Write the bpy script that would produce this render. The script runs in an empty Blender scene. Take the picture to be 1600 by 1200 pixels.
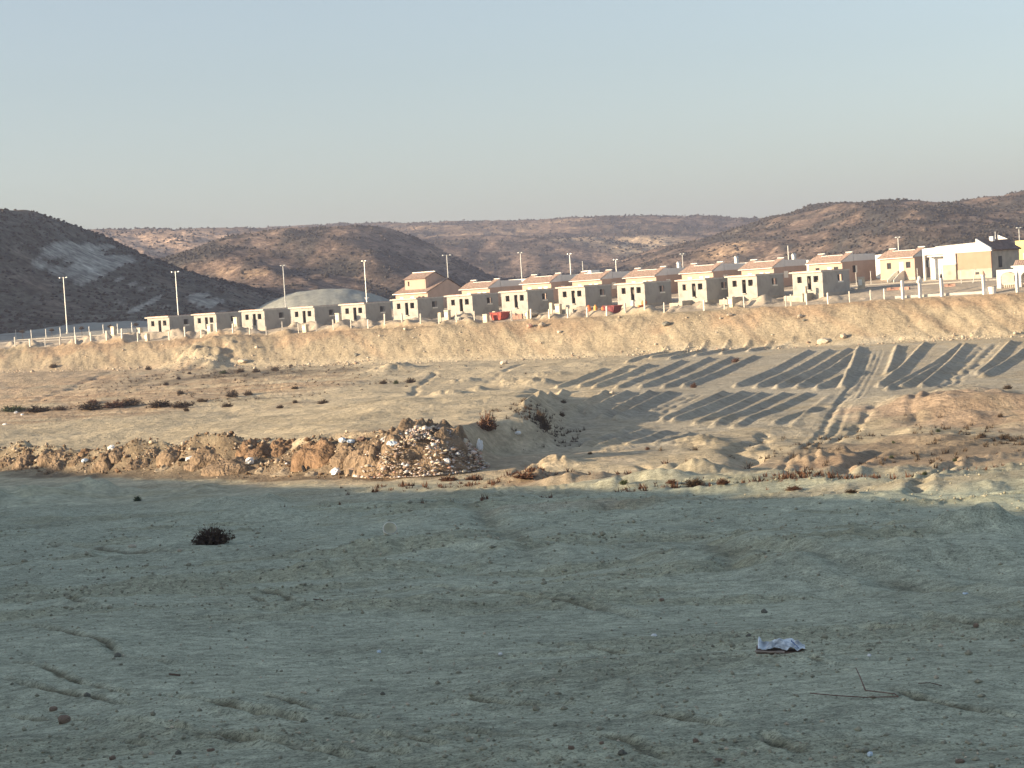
import bpy, math, random
import numpy as np
from mathutils import Vector, Matrix

random.seed(7)
rng = np.random.default_rng(11)
SC = bpy.context.scene
COL = SC.collection
R = math.radians

# ------------------------------------------------------------------ camera
FPX = 3111.0                      # focal length in pixels of a 1600 px wide picture
ROLL = R(3.6)
PITCH = math.atan(142.0 / FPX)
fwd = Vector((0, math.cos(PITCH), -math.sin(PITCH)))
right0 = Vector((1, 0, 0))
up0 = Vector((0, math.sin(PITCH), math.cos(PITCH)))
cam_r = right0 * math.cos(ROLL) - up0 * math.sin(ROLL)
cam_u = up0 * math.cos(ROLL) + right0 * math.sin(ROLL)
cam = bpy.data.cameras.new('camera')
cam.sensor_width = 36.0
cam.lens = 36.0 * FPX / 1600.0
cam.clip_start = 0.2
cam.clip_end = 9000
camo = bpy.data.objects.new('camera', cam)
m = Matrix.Identity(4)
for i in range(3):
    m[i][0] = cam_r[i]; m[i][1] = cam_u[i]; m[i][2] = -fwd[i]
camo.matrix_world = m
COL.objects.link(camo)
SC.camera = camo

# ------------------------------------------------------------------ light
SUN_EL = R(12.0)
TO_SUN = Vector((-0.96, -0.28, 0)).normalized()
w = bpy.data.worlds.new('World'); SC.world = w; w.use_nodes = True
nt = w.node_tree
sky = nt.nodes.new('ShaderNodeTexSky'); sky.sky_type = 'NISHITA'; sky.sun_disc = False
sky.sun_elevation = SUN_EL
sky.sun_rotation = math.atan2(TO_SUN.x, TO_SUN.y)
sky.altitude = 50; sky.air_density = 1.0; sky.dust_density = 1.6; sky.ozone_density = 1.5
bg = nt.nodes['Background']; bg.inputs['Strength'].default_value = 0.087
hs = nt.nodes.new('ShaderNodeHueSaturation'); hs.inputs['Saturation'].default_value = 0.58
nt.links.new(sky.outputs[0], hs.inputs['Color'])
tn = nt.nodes.new('ShaderNodeMix'); tn.data_type = 'RGBA'; tn.blend_type = 'MULTIPLY'; tn.inputs['Factor'].default_value = 1.0
tn.inputs['B'].default_value = (0.955, 1.018, 1.065, 1)
nt.links.new(hs.outputs[0], tn.inputs['A']); nt.links.new(tn.outputs['Result'], bg.inputs['Color'])
sun = bpy.data.lights.new('sun', 'SUN'); sun.energy = 5.0; sun.angle = R(0.5)
sun.color = (1.0, 0.77, 0.505)
suno = bpy.data.objects.new('sun', sun); COL.objects.link(suno)
sd = Vector((TO_SUN.x * math.cos(SUN_EL), TO_SUN.y * math.cos(SUN_EL), math.sin(SUN_EL)))
suno.rotation_euler = (-sd).to_track_quat('-Z', 'Y').to_euler()
suno.location = (-60, -20, 60)
vs = SC.view_settings
vs.view_transform = 'Standard'; vs.look = 'None'; vs.gamma = 1.0; vs.use_curve_mapping = False
vs.exposure = 1.22

# ------------------------------------------------------------------ helpers
def ray(px, py):
    return fwd + cam_r * ((px - 800.0) / FPX) - cam_u * ((py - 600.0) / FPX)

def at(px, py, Y):
    d = ray(px, py)
    return d * (Y / d.y)

def hsh(ix, iy, seed):
    n = (ix.astype(np.int64) * 374761393 + iy.astype(np.int64) * 668265263 + seed * 1442695041) & 0xFFFFFFFF
    n = ((n ^ (n >> 13)) * 1274126177) & 0xFFFFFFFF
    n = n ^ (n >> 16)
    return n.astype(np.float64) / 4294967295.0

def vnoise(x, y, seed=0):
    x = np.asarray(x, float); y = np.asarray(y, float)
    fx = np.floor(x); fy = np.floor(y)
    ix = fx.astype(np.int64); iy = fy.astype(np.int64)
    u = x - fx; v = y - fy
    u = u * u * u * (u * (u * 6 - 15) + 10); v = v * v * v * (v * (v * 6 - 15) + 10)
    a = hsh(ix, iy, seed); b = hsh(ix + 1, iy, seed); c = hsh(ix, iy + 1, seed); d = hsh(ix + 1, iy + 1, seed)
    return (a + (b - a) * u) * (1 - v) + (c + (d - c) * u) * v - 0.5

def fbm(x, y, octv=4, seed=0, gain=0.5):
    t = 0; a = 1.0
    for o in range(octv):
        t = t + a * vnoise(x * 2 ** o + 17.3 * o, y * 2 ** o - 9.1 * o, seed + o * 13)
        a *= gain
    return t

def sst(a, b, x):
    t = np.clip((np.asarray(x, float) - a) / (b - a), 0, 1)
    return t * t * (3 - 2 * t)

def inside(X, Y, poly):
    c = np.zeros(X.shape, bool)
    for (a, b) in zip(poly, poly[1:] + poly[:1]):
        if a[1] == b[1]: continue
        k = ((a[1] > Y) != (b[1] > Y)) & (X < (b[0] - a[0]) * (Y - a[1]) / (b[1] - a[1]) + a[0])
        c ^= k
    return c

def seg_dist(X, Y, pts):
    """distance to a polyline, signed side (left of travel > 0) and position along it"""
    best = np.full(X.shape, 1e9); side = np.zeros(X.shape); along = np.zeros(X.shape); L = 0
    for (a, b) in zip(pts[:-1], pts[1:]):
        ax, ay = a; bx, by = b; dx = bx - ax; dy = by - ay; l2 = dx * dx + dy * dy; l = math.sqrt(l2)
        t = np.clip(((X - ax) * dx + (Y - ay) * dy) / l2, 0, 1)
        qx = X - ax - t * dx; qy = Y - ay - t * dy
        d = np.sqrt(qx * qx + qy * qy)
        m_ = d < best
        best = np.where(m_, d, best)
        side = np.where(m_, np.sign(dx * (Y - ay) - dy * (X - ax)), side)
        along = np.where(m_, L + t * l, along)
        L += l
    return best, side, along, L

# ------------------------------------------------------------------ terrain
E1 = (0.874, -0.485); E2 = (0.485, 0.874); ROWY = 307.2
def st(X, Y):
    return X * E1[0] + (Y - ROWY) * E1[1], X * E2[0] + (Y - ROWY) * E2[1]
def unst(s, t):
    return (s * E1[0] + t * E2[0], ROWY + s * E1[1] + t * E2[1])

PROF_Y = [-3000, 0, 12, 21, 45, 65, 85, 100, 112, 130, 260]
PROF_Z = [-1.2, -1.65, -3.1, -4.0, -6.0, -7.4, -8.75, -9.75, -10.25, -10.4, -10.2]
TERR = [(-400, 230), (-60, 150), (-38, 145), (-31, 137), (-9, 118), (-3.7, 115), (-0.4, 124), (2.6, 133), (4.0, 152), (4.6, 172), (4.2, 186), (-1, 200), (-22, 226), (-70, 262)]

def plateau_z(s, t):
    z = np.interp(t, [-8, -4, 0, 8, 16, 24, 60, 120, 400], [-4.3, -3.75, -3.15, -2.95, -2.5, -1.75, -1.3, -1.6, -4])
    z = z + np.clip(s / 60, -1.6, 1.2) * 0.35 * sst(-4, 8, t)
    return z

def crest(pts, Yc, skew):
    P = []
    for px, py in pts:
        d = ray(px, py); P.append(at(px, py, Yc / (1 - skew * d.x / d.y)))
    return [p.x for p in P], [p.z for p in P]

HILLS = []
def add_hill(pts, Yc, near, far, skew, amp, nseed, p=1.0):
    xs, zs = crest(pts, Yc, skew)
    HILLS.append((xs, zs, Yc, near, far, skew, amp, nseed, p))
add_hill([(-700, 330), (-300, 318), (-120, 322), (0, 330), (35, 333), (60, 340), (100, 352), (130, 369), (180, 394), (250, 421), (300, 436), (380, 452), (430, 468), (500, 492), (650, 525)], 690, 240, 300, 0.7, 2.0, 3, 1.0)
add_hill([(60, 520), (200, 440), (265, 410), (330, 386), (400, 370), (480, 360), (560, 357), (615, 362), (680, 387), (720, 408), (760, 430), (820, 450), (900, 480)], 950, 330, 300, 0.1, 3.0, 5, 1.2)
add_hill([(-400, 365), (100, 362), (140, 361), (290, 357), (420, 355), (500, 357), (600, 380), (700, 440)], 1450, 450, 400, 0.35, 3.0, 9, 1.1)
add_hill([(200, 400), (420, 357), (520, 353), (600, 351), (700, 348), (800, 347), (860, 343), (900, 341), (1000, 339), (1100, 341), (1180, 346), (1300, 355), (1500, 360), (1800, 350)], 1750, 600, 400, -0.1, 4.0, 15, 0.9)
add_hill([(500, 440), (650, 372), (800, 372), (930, 374), (1000, 380), (1100, 384), (1200, 400), (1300, 420)], 1400, 260, 150, -0.05, 3.0, 17, 0.7)
add_hill([(900, 430), (1040, 388), (1100, 374), (1180, 349), (1260, 324), (1310, 320), (1360, 323), (1440, 331), (1500, 316), (1560, 309), (1600, 306), (1750, 295), (2200, 300)], 1050, 500, 400, 0.0, 4.0, 21, 1.0)

def hill_z(X, Y):
    r = np.sqrt(X * X + Y * Y)
    base = np.interp(r, [0, 420, 520, 700, 3000], [-2.5, -2.5, -4.5, -6, -6])
    z = base
    for xs, zs, Yc, near, far, skew, amp, sd_, p in HILLS:
        yy = Y - skew * (X - 0)
        zc = np.interp(X, xs, zs)
        # outside the traced part the ridge goes on at its end height
        wn = fbm(X / 140, Y / 140, 3, sd_) * 60
        q = (yy - Yc + wn)
        f = np.where(q < 0, np.clip(1 + q / near, 0, 1), np.clip(1 - q / far, 0, 1))
        f = np.sin(f * math.pi / 2) ** (1.6 * p)
        gul = np.abs(fbm((X + 0.5 * Y) / 55, Y / 160, 4, sd_ + 2)) * amp * 2.4
        h = (zc - base) * f - gul * np.clip(f * (1 - f) * 4, 0, 1) * sst(5, 20, zc - base)
        z = np.maximum(z, base + h + 0.0)
    return z

# grey spoil mound behind the first houses
def spoil_z(X, Y):
    c = at(505, 480, 410)
    a = ((X - c.x) / 17.5) ** 2 + ((Y - c.y) / 20) ** 2
    h = 6.2 * np.clip(1 - a, 0, 1) ** 0.75
    c2 = at(150, 510, 430)
    a2 = ((X - c2.x) / 22) ** 2 + ((Y - c2.y) / 22) ** 2
    h2 = 2.2 * np.clip(1 - a2, 0, 1) ** 0.8
    return h + h2

def base_z(X, Y):
    X = np.atleast_1d(np.asarray(X, float)); Y = np.atleast_1d(np.asarray(Y, float))
    s, t = st(X, Y)
    r = np.sqrt(X * X + Y * Y)
    z = np.interp(Y, PROF_Y, PROF_Z)
    # left terrace
    mk = (Y > 100) & (Y < 300) & (t < -20)
    if mk.any():
        xx = X[mk]; yy = Y[mk]
        d, side, al, L = seg_dist(xx, yy, TERR)
        side = np.where(inside(xx, yy, TERR + [(-400, 330)]), 1.0, -1.0)
        sdist = d * side + fbm(xx / 6, yy / 6, 3, 41) * 2.2
        terr = sst(-0.6, 3.4, sdist) * np.interp(yy, [100, 165, 195, 225, 260], [2.3, 1.9, 0.9, 0.35, 0.0]) * np.interp(xx, [-26, -11], [0.35, 1.0])
        z[mk] += terr * (1 - sst(-50, -22, t[mk]))
        bm_ = np.exp(-((d * side - 1.6) / 1.5) ** 2) * sst(-3, -7, xx) * (yy < 160)
        z[mk] += bm_ * (0.75 + 0.9 * fbm(xx / 1.7, yy / 1.7, 3, 43))
    # foot of the embankment
    zb = np.interp(s, [-200, -105, -40, 20, 79, 200], [-7.0, -7.5, -8.9, -9.7, -9.5, -9.5])
    k = sst(-75, -20, t) * sst(105, 150, Y)
    z = z * (1 - k) + zb * k
    # embankment
    mk = t > -40
    if mk.any():
        ss = s[mk]; tt = t[mk]
        te = tt + fbm(ss / 9, tt / 30, 3, 5) * 1.4 + np.abs(fbm(ss / 3.6 + tt * 0.25, tt / 14, 3, 6)) * 0.6 - 0.2
        ztop = plateau_z(ss, np.maximum(tt, -8))
        e = np.clip((te + 19.5) / 11.5, 0, 1)
        e = 0.45 * e + 0.55 * (e * e * (3 - 2 * e))
        e = np.where(tt > -3, 1.0, e)
        z[mk] = z[mk] * (1 - e) + ztop * e
    # hills behind the plateau
    mk = (t > 58) & (r > 395)
    if mk.any():
        kk = sst(400, 520, r[mk]) * sst(60, 110, t[mk])
        z[mk] = z[mk] * (1 - kk) + hill_z(X[mk], Y[mk]) * kk
    mk = (t > 20) & (r < 480)
    if mk.any():
        sp_ = spoil_z(X[mk], Y[mk])
        z[mk] = np.where(sp_ > 0.02, np.maximum(z[mk], -3.0 + sp_ + fbm(X[mk] / 4, Y[mk] / 4, 3, 77) * .35), z[mk])
    return z

def march(px, py, zf=None, y0=6.0, y1=420.0, n=5000):
    """where the line of sight through a pixel meets the ground"""
    zf = zf or base_z
    d = ray(px, py); d = d / d.y
    Y = np.geomspace(y0, y1, n)
    g = zf(Y * d.x, Y)
    below = np.nonzero(Y * d.z < g)[0]
    k = below[0] if len(below) else n - 1
    return float(Y[k] * d.x), float(Y[k])

# ridges of the trenched plot: crest lines seen in the photograph (lower left, upper right)
RIDGE_PX = [
 ((869, 606), (942, 577)), ((905, 605), (985, 573)), ((927, 606), (1015, 571)), ((962, 607), (1065, 565)), ((1000, 607), (1107, 561)),
 ((1036, 607), (1142, 560)), ((1067, 605), (1180, 557)), ((1148, 605), (1262, 550)), ((1181, 606), (1295, 549)), ((1212, 607), (1325, 547)),
 ((1245, 607), (1335, 552)), ((1275, 609), (1332, 582)), ((1315, 606), (1342, 544)), ((1385, 587), (1402, 542)), ((1372, 605), (1445, 538)),
 ((1385, 611), (1500, 540)), ((1408, 607), (1468, 572)), ((1440, 605), (1510, 539)), ((1527, 585), (1580, 535)), ((1535, 589), (1605, 544)),
 ((979, 566), (1040, 545)), ((1017, 561), (1077, 539)), ((1045, 562), (1102, 537)), ((1087, 557), (1137, 537)), ((1127, 554), (1170, 536)), ((1169, 550), (1202, 537)),
 ((1209, 545), (1240, 529)), ((1297, 533), (1308, 528)), ((1410, 529), (1424, 525)), ((1462, 528), (1476, 521)), ((1521, 525), (1532, 515)), ((1582, 526), (1600, 518)),
 ((818, 634), (880, 613)), ((885, 642), (945, 615)), ((915, 648), (980, 615)), ((937, 655), (1015, 615)), ((962, 656), (1045, 615)),
 ((1034, 659), (1130, 615)), ((1052, 660), (1162, 615)), ((1085, 665), (1190, 616)), ((1115, 667), (1225, 616)), ((1147, 669), (1260, 617)),
 ((1207, 665), (1275, 640)), ((1237, 667), (1297, 619)), ((1329, 652), (1372, 621)), ((1352, 650), (1417, 625)),
 ((892, 706), (982, 672)), ((935, 701), (1005, 675)), ((980, 700), (1040, 677)), ((1022, 699), (1077, 681)),
 ((1345, 708), (1480, 684)), ((1370, 722), (1560, 694)), ((1400, 735), (1610, 712)), ((1440, 748), (1620, 730)), ((945, 710), (985, 704)),
]
# gullies, ruts and vehicle tracks: (pixels, width m, depth m)
RUT_PX = [
 ([(1242, 755), (1221, 735), (1236, 715), (1268, 695), (1297, 655), (1318, 618), (1350, 580), (1362, 548)], 0.2, 0.09), ([(1238, 745), (1262, 712), (1290, 690), (1310, 662), (1338, 615), (1358, 580), (1372, 548)], 0.2, 0.06),
 ([(1250, 735), (1243, 722), (1262, 700), (1300, 680), (1322, 650), (1345, 618), (1368, 575), (1380, 545)], 0.18, 0.07),
 ([(1285, 665), (1306, 640), (1330, 612)], 0.4, 0.25), ([(1440, 618), (1428, 650), (1432, 660)], 0.4, 0.25),
 ([(1300, 700), (1335, 668), (1365, 645), (1420, 630)], 0.3, 0.25), ([(1500, 600), (1470, 610), (1440, 650)], 0.3, 0.2),
 ([(1472, 608), (1500, 575), (1540, 540)], 0.3, 0.2), ([(1480, 610), (1520, 575), (1560, 535)], 0.3, 0.2),
 ([(1005, 658), (1050, 630), (1090, 615)], 0.3, 0.16), ([(1015, 658), (1058, 633), (1100, 615)], 0.3, 0.16),
 ([(800, 742), (840, 720), (890, 708), (925, 685), (950, 675)], 0.3, 0.25), ([(835, 740), (845, 722)], 0.25, 0.2),
 ([(1090, 742), (1130, 735), (1160, 715), (1150, 705), (1195, 690)], 0.8, 0.6), ([(1140, 735), (1165, 725), (1200, 700)], 0.4, 0.3),
 ([(1000, 742), (1010, 735), (1005, 728)], 0.25, 0.2), ([(1320, 745), (1318, 730), (1335, 725), (1380, 705)], 0.4, 0.3),
 ([(1430, 770), (1438, 755), (1470, 735), (1500, 720)], 0.3, 0.25), ([(1195, 700), (1190, 680), (1210, 690)], 0.3, 0.3),
 ([(95, 612), (130, 600), (160, 588), (180, 580)], 0.9, 0.25), ([(48, 632), (95, 612)], 0.7, 0.25),
 ([(640, 620), (650, 607), (672, 590), (680, 580)], 0.4, 0.3), ([(760, 600), (790, 580), (830, 565)], 0.4, 0.2), ([(1240, 462), (1240, 462)], 0.1, 0.0),
 ([(0, 917), (60, 928), (100, 938), (135, 953), (170, 957)], 0.12, 0.07), ([(15, 986), (75, 993), (160, 1010), (190, 1025), (275, 1046)], 0.07, 0.05),
 ([(0, 1068), (60, 1080), (150, 1095), (210, 1105)], 0.06, 0.04), ([(140, 1127), (200, 1130), (260, 1138), (320, 1150), (400, 1160), (500, 1178)], 0.08, 0.06),
 ([(330, 1110), (400, 1118), (470, 1128)], 0.09, 0.06), ([(400, 1088), (450, 1098), (500, 1112)], 0.05, 0.04), ([(180, 1160), (230, 1168)], 0.05, 0.03),
 ([(500, 1115), (570, 1127)], 0.05, 0.035), ([(640, 1140), (760, 1150), (860, 1160), (960, 1165), (1060, 1190)], 0.07, 0.045), ([(500, 1170), (560, 1182), (640, 1190)], 0.06, 0.04),
 ([(870, 995), (940, 1005), (1000, 1020)], 0.06, 0.04), ([(1000, 1120), (1060, 1135), (1150, 1150)], 0.06, 0.04), ([(1180, 1155), (1260, 1180)], 0.06, 0.04),
 ([(1100, 1035), (1170, 1043)], 0.06, 0.04), ([(1330, 950), (1440, 968), (1540, 985), (1620, 985)], 0.12, 0.07), ([(1420, 938), (1500, 945), (1620, 962)], 0.14, 0.07),
 ([(650, 905), (760, 920), (900, 935), (1000, 945)], 0.16, 0.08), ([(720, 780), (800, 835), (850, 890)], 0.5, 0.14), ([(1060, 840), (1120, 860), (1180, 890)], 0.5, 0.12),
 ([(1190, 868), (1320, 885), (1480, 905), (1620, 920)], 0.3, 0.1), ([(400, 915), (480, 935), (560, 942)], 0.1, 0.05), ([(60, 850), (200, 860), (300, 865)], 0.25, 0.1), ([(250, 1088), (300, 1100), (380, 1115), (440, 1122), (480, 1130)], 0.08, 0.05), ([(0, 1112), (80, 1122), (150, 1128)], 0.05, 0.04), ([(260, 1150), (420, 1170), (560, 1195)], 0.05, 0.04), ([(360, 925), (400, 930), (440, 940), (500, 950)], 0.06, 0.04), ([(0, 1040), (60, 1052), (130, 1075), (210, 1092)], 0.06, 0.04), ([(700, 1095), (800, 1105), (900, 1108)], 0.05, 0.03), ([(620, 1045), (760, 1050)], 0.04, 0.03), ([(1230, 1040), (1290, 1055), (1350, 1058)], 0.04, 0.03), ([(560, 1150), (640, 1160), (700, 1175)], 0.05, 0.04), ([(1380, 1100), (1480, 1115), (1600, 1125)], 0.05, 0.03),
]
BUMP_PX = [  # (pixel, half width m along, half depth m, height m)
 ((30, 790), 4.0, 4.0, 0.75), ((130, 778), 2.2, 2.0, 0.5), ((210, 772), 3.0, 2.0, 0.45), ((300, 772), 2.6, 2.0, 0.4), ((370, 790), 3, 3, 0.4), ((1545, 838), 1.3, 1.2, 0.42),
 ((790, 860), 3.0, 2.5, 0.3), ((640, 860), 2.5, 2, 0.25), ((1260, 860), 3, 3, 0.25), ((1480, 870), 3, 3, 0.25), ((560, 890), 3, 2, .2),
 ((1075, 740), 1.9, 1.8, 0.5), ((1100, 742), 1.5, 1.8, 0.35), ((1282, 722), 1.5, 2.2, 0.5), ((1305, 714), 1.3, 2.0, 0.45), ((1090, 696), 1.6, 3.0, 0.4), ((870, 728), 1.2, 1.5, 0.35),
 ((840, 752), 2.2, 1.6, 0.7), ((905, 755), 2.2, 1.6, 0.5), ((1030, 757), 2.5, 1.6, 0.5), ((780, 752), 1.6, 1.2, 0.4), ((335, 565), 5.5, 8, 1.5), ((290, 570), 3.5, 6, 0.8),
 ((615, 577), 3.0, 4.0, 0.8), ((1520, 640), 8, 16, 1.0), ((1450, 690), 5, 8, 0.6), ((840, 600), 2.4, 4, 0.5), ((745, 612), 2, 4, 0.5), ((800, 600), 2, 4, 0.5),
 ((700, 618), 2, 4, 0.4), ((860, 585), 2, 4, 0.4), ((720, 596), 2, 4, 0.4),
]
RIDGES = [(march(*a), march(*b)) for a, b in RIDGE_PX]
RUTS = [([march(*p) for p in pl], w_ * (1.15 if pl[0][1] > 800 else 1), d_ * (1.4 if pl[0][1] > 800 else 1)) for pl, w_, d_ in RUT_PX if d_ > 0]
BUMPS = [(march(*p), a, b, h) for p, a, b, h in BUMP_PX]

def crumb(x, y):
    return sst(0.02, 0.32, fbm(x / 6 + y * .15, y / 2.2 - x * .1, 3, 108)) * (.45 + .55 * sst(16, 34, y)) 

def detail_z(X, Y):
    X = np.asarray(X, float); Y = np.asarray(Y, float)
    z = np.zeros(X.shape)
    s, t = st(X, Y)
    fg = 1 - sst(95, 115, Y)
    valley = sst(100, 118, Y) * (1 - sst(-26, -18, t))
    # broad and fine lumps
    mk = fg > 0
    if mk.any():
        x = X[mk]; y = Y[mk]; k = fg[mk]
        rm = crumb(x, y)
        z[mk] += k * (fbm(x / 9, y / 9, 3, 101) * 0.42 + fbm(x / 1.7, y / 1.7, 3, 103) * 0.12 * (0.4 + sst(25, 60, y)) + fbm(x / 0.30, y / 0.30, 3, 105) * (0.014 + 0.075 * rm)
               + np.maximum(fbm(x / 0.8, y / 1.6, 3, 107), 0.1) * 0.14 * sst(30, 55, y))
        z[mk] += k * fbm(x / 5 + y * .2, y / 1.1 - x * 0.12, 3, 109) * (0.05 + 0.16 * sst(50, 80, y))
    mk = valley > 0
    if mk.any():
        x = X[mk]; y = Y[mk]; k = valley[mk]
        z[mk] += k * (1 - .75 * sst(5, 12, x - (y - 150) * .1) * sst(140, 155, y)) * (fbm(x / 8, y / 12, 4, 111) * 0.42 + fbm(x / 1.6, y / 3.2, 3, 113) * 0.10)
        # ploughed lines on the old terrace
        k = k * sst(-15, -30, x) * sst(195, 215, y) * (1 - sst(265, 290, y))
        z[mk] += k * 0.22 * np.sin((y + 0.25 * x) / 7.5 * 2 * math.pi)
    # embankment, plateau lip
    mk = (t > -20) & (t < -1.5)
    if mk.any():
        ss = s[mk]; tt = t[mk]
        em = sst(-20, -16, tt) * (1 - sst(-9, -6, tt))
        z[mk] += em * (fbm(ss / 2.6 + tt * .3, tt / 5, 4, 121) * 0.26 + fbm(ss / 0.8, tt / 1.4, 2, 123) * 0.10)
        lip = sst(-8.5, -6.5, tt) * (1 - sst(-3.5, -1.5, tt)) * sst(70, 50, ss)
        z[mk] += lip * np.maximum(fbm(ss / 3.4, tt / 3, 3, 127), -0.05) * 2.0
    mk = (t > -2) & (t < 300)
    if mk.any():
        ss = s[mk]; tt = t[mk]
        pl = sst(-2, 0, tt) * (1 - sst(200, 300, tt))
        z[mk] += pl * fbm(ss / 4, tt / 4, 3, 129) * 0.12 * (1 - sst(7.5, 9, tt) * (1 - sst(16.5, 18, tt)))
    mk = t > 150
    if mk.any():
        z[mk] += sst(150, 200, t[mk]) * (fbm(X[mk] / 20, Y[mk] / 20, 4, 131) * 2.6)
    for (p, a, b, h) in BUMPS:
        q = ((X - p[0]) / a) ** 2 + ((Y - p[1]) / b) ** 2
        mk = q < 6
        if mk.any():
            xx = X[mk]; yy = Y[mk]
            z[mk] += h * np.exp(-q[mk] ** 1.3 * 1.1) * (1 + 1.0 * fbm(xx / (a * .4), yy / (a * .4), 2, 141))
    for (a, b) in RIDGES:
        x0 = min(a[0], b[0]) - 3; x1 = max(a[0], b[0]) + 3; y0 = min(a[1], b[1]) - 3; y1 = max(a[1], b[1]) + 3
        mk = (X > x0) & (X < x1) & (Y > y0) & (Y < y1)
        if not mk.any(): continue
        xx = X[mk]; yy = Y[mk]
        d, side, al, L = seg_dist(xx, yy, [a, b])
        d = d + fbm(xx / 1.5, yy / 3.0, 2, 151) * 0.09
        hh = 0.37 + 0.05 * vnoise(xx / 3, yy / 3, 152)
        hh = hh * (0.38 if a[0] > 19 and a[1] < 150 else 0.75 if a[1] < 145 else 1.0)
        wl = np.where(side > 0, 0.5, 0.8)
        z[mk] = np.maximum(z[mk], hh * np.clip(1 - d / wl, 0, 1) + z[mk] * 0.6)
    for pts, w_, d_ in RUTS:
        xs = [p[0] for p in pts]; ys = [p[1] for p in pts]
        mk = (X > min(xs) - 2) & (X < max(xs) + 2) & (Y > min(ys) - 2) & (Y < max(ys) + 2)
        if not mk.any(): continue
        xx = X[mk]; yy = Y[mk]
        sc = max(w_ * 2.5, 0.15) * (1 if pts[0][1] < 100 else 4)
        wx = xx + fbm(xx / sc, yy / sc, 2, 161) * w_ * (.6 if pts[0][1] < 100 else 1.6); wy = yy + fbm(xx / sc + 50, yy / sc, 2, 162) * w_ * (.6 if pts[0][1] < 100 else 1.6)
        d, side, al, L = seg_dist(wx, wy, pts)
        ed = np.clip(al / (0.12 * L), 0, 1) * np.clip((L - al) / (0.12 * L), 0, 1)
        z[mk] += (-d_ * np.exp(-(d / w_) ** 2) + (0.55 if pts[0][1] < 100 else .12) * d_ * np.exp(-((d - 1.7 * w_) / w_) ** 2)) * np.clip(ed * 2, 0, 1) * (0.6 + 0.9 * vnoise(xx / (w_ * 3), yy / (w_ * 3), 163))
    return z

def ground(X, Y):
    X = np.atleast_1d(np.asarray(X, float)); Y = np.atleast_1d(np.asarray(Y, float))
    return base_z(X, Y) + detail_z(X, Y)
def gz(x, y):
    return float(ground(x, y)[0])
def hit(px, py):
    d = ray(px, py); d = d / d.y
    Y = np.geomspace(9.0, 420.0, 4000)
    g = ground(Y * d.x, Y)
    below = np.nonzero(Y * d.z < g)[0]
    k = below[0] if len(below) else len(Y) - 1
    return Vector((float(Y[k] * d.x), float(Y[k]), float(g[k])))

# ------------------------------------------------------------------ materials
MATS = {}
def new_mat(name):
    mt = bpy.data.materials.new(name); mt.use_nodes = True
    MATS[name] = mt
    return mt, mt.node_tree.nodes, mt.node_tree.links, mt.node_tree.nodes['Principled BSDF']

def plain(name, col, rough=0.9, var=0.15, scale=3.0, bump=0.0, bscale=20.0, dirt=None, metal=0.0):
    mt, N, L, B = new_mat(name)
    tc = N.new('ShaderNodeTexCoord')
    gp = N.new('ShaderNodeNewGeometry')
    src = gp.outputs['Position'] if name.startswith('dirt') else tc.outputs['Object']
    nz = N.new('ShaderNodeTexNoise'); nz.inputs['Scale'].default_value = scale; nz.inputs['Detail'].default_value = 6
    L.new(src, nz.inputs['Vector'])
    rp = N.new('ShaderNodeValToRGB')
    a = [max(c * (1 - var), 0) for c in col]; b = [min(c * (1 + var), 1) for c in col]
    if dirt: a = [c for c in dirt]
    rp.color_ramp.elements[0].position = 0.3; rp.color_ramp.elements[0].color = (*a, 1)
    rp.color_ramp.elements[1].position = 0.62 if not dirt else 0.5; rp.color_ramp.elements[1].color = (*b, 1)
    L.new(nz.outputs['Fac'], rp.inputs[0])
    L.new(rp.outputs[0], B.inputs['Base Color'])
    B.inputs['Roughness'].default_value = rough
    B.inputs['Metallic'].default_value = metal
    B.inputs['Specular IOR Level'].default_value = 0.2
    if bump > 0:
        n2 = N.new('ShaderNodeTexNoise'); n2.inputs['Scale'].default_value = bscale; n2.inputs['Detail'].default_value = 8
        L.new(src, n2.inputs['Vector'])
        bp = N.new('ShaderNodeBump'); bp.inputs['Strength'].default_value = 1.0; bp.inputs['Distance'].default_value = bump
        L.new(n2.outputs['Fac'], bp.inputs['Height']); L.new(bp.outputs[0], B.inputs['Normal'])
    return mt

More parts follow.
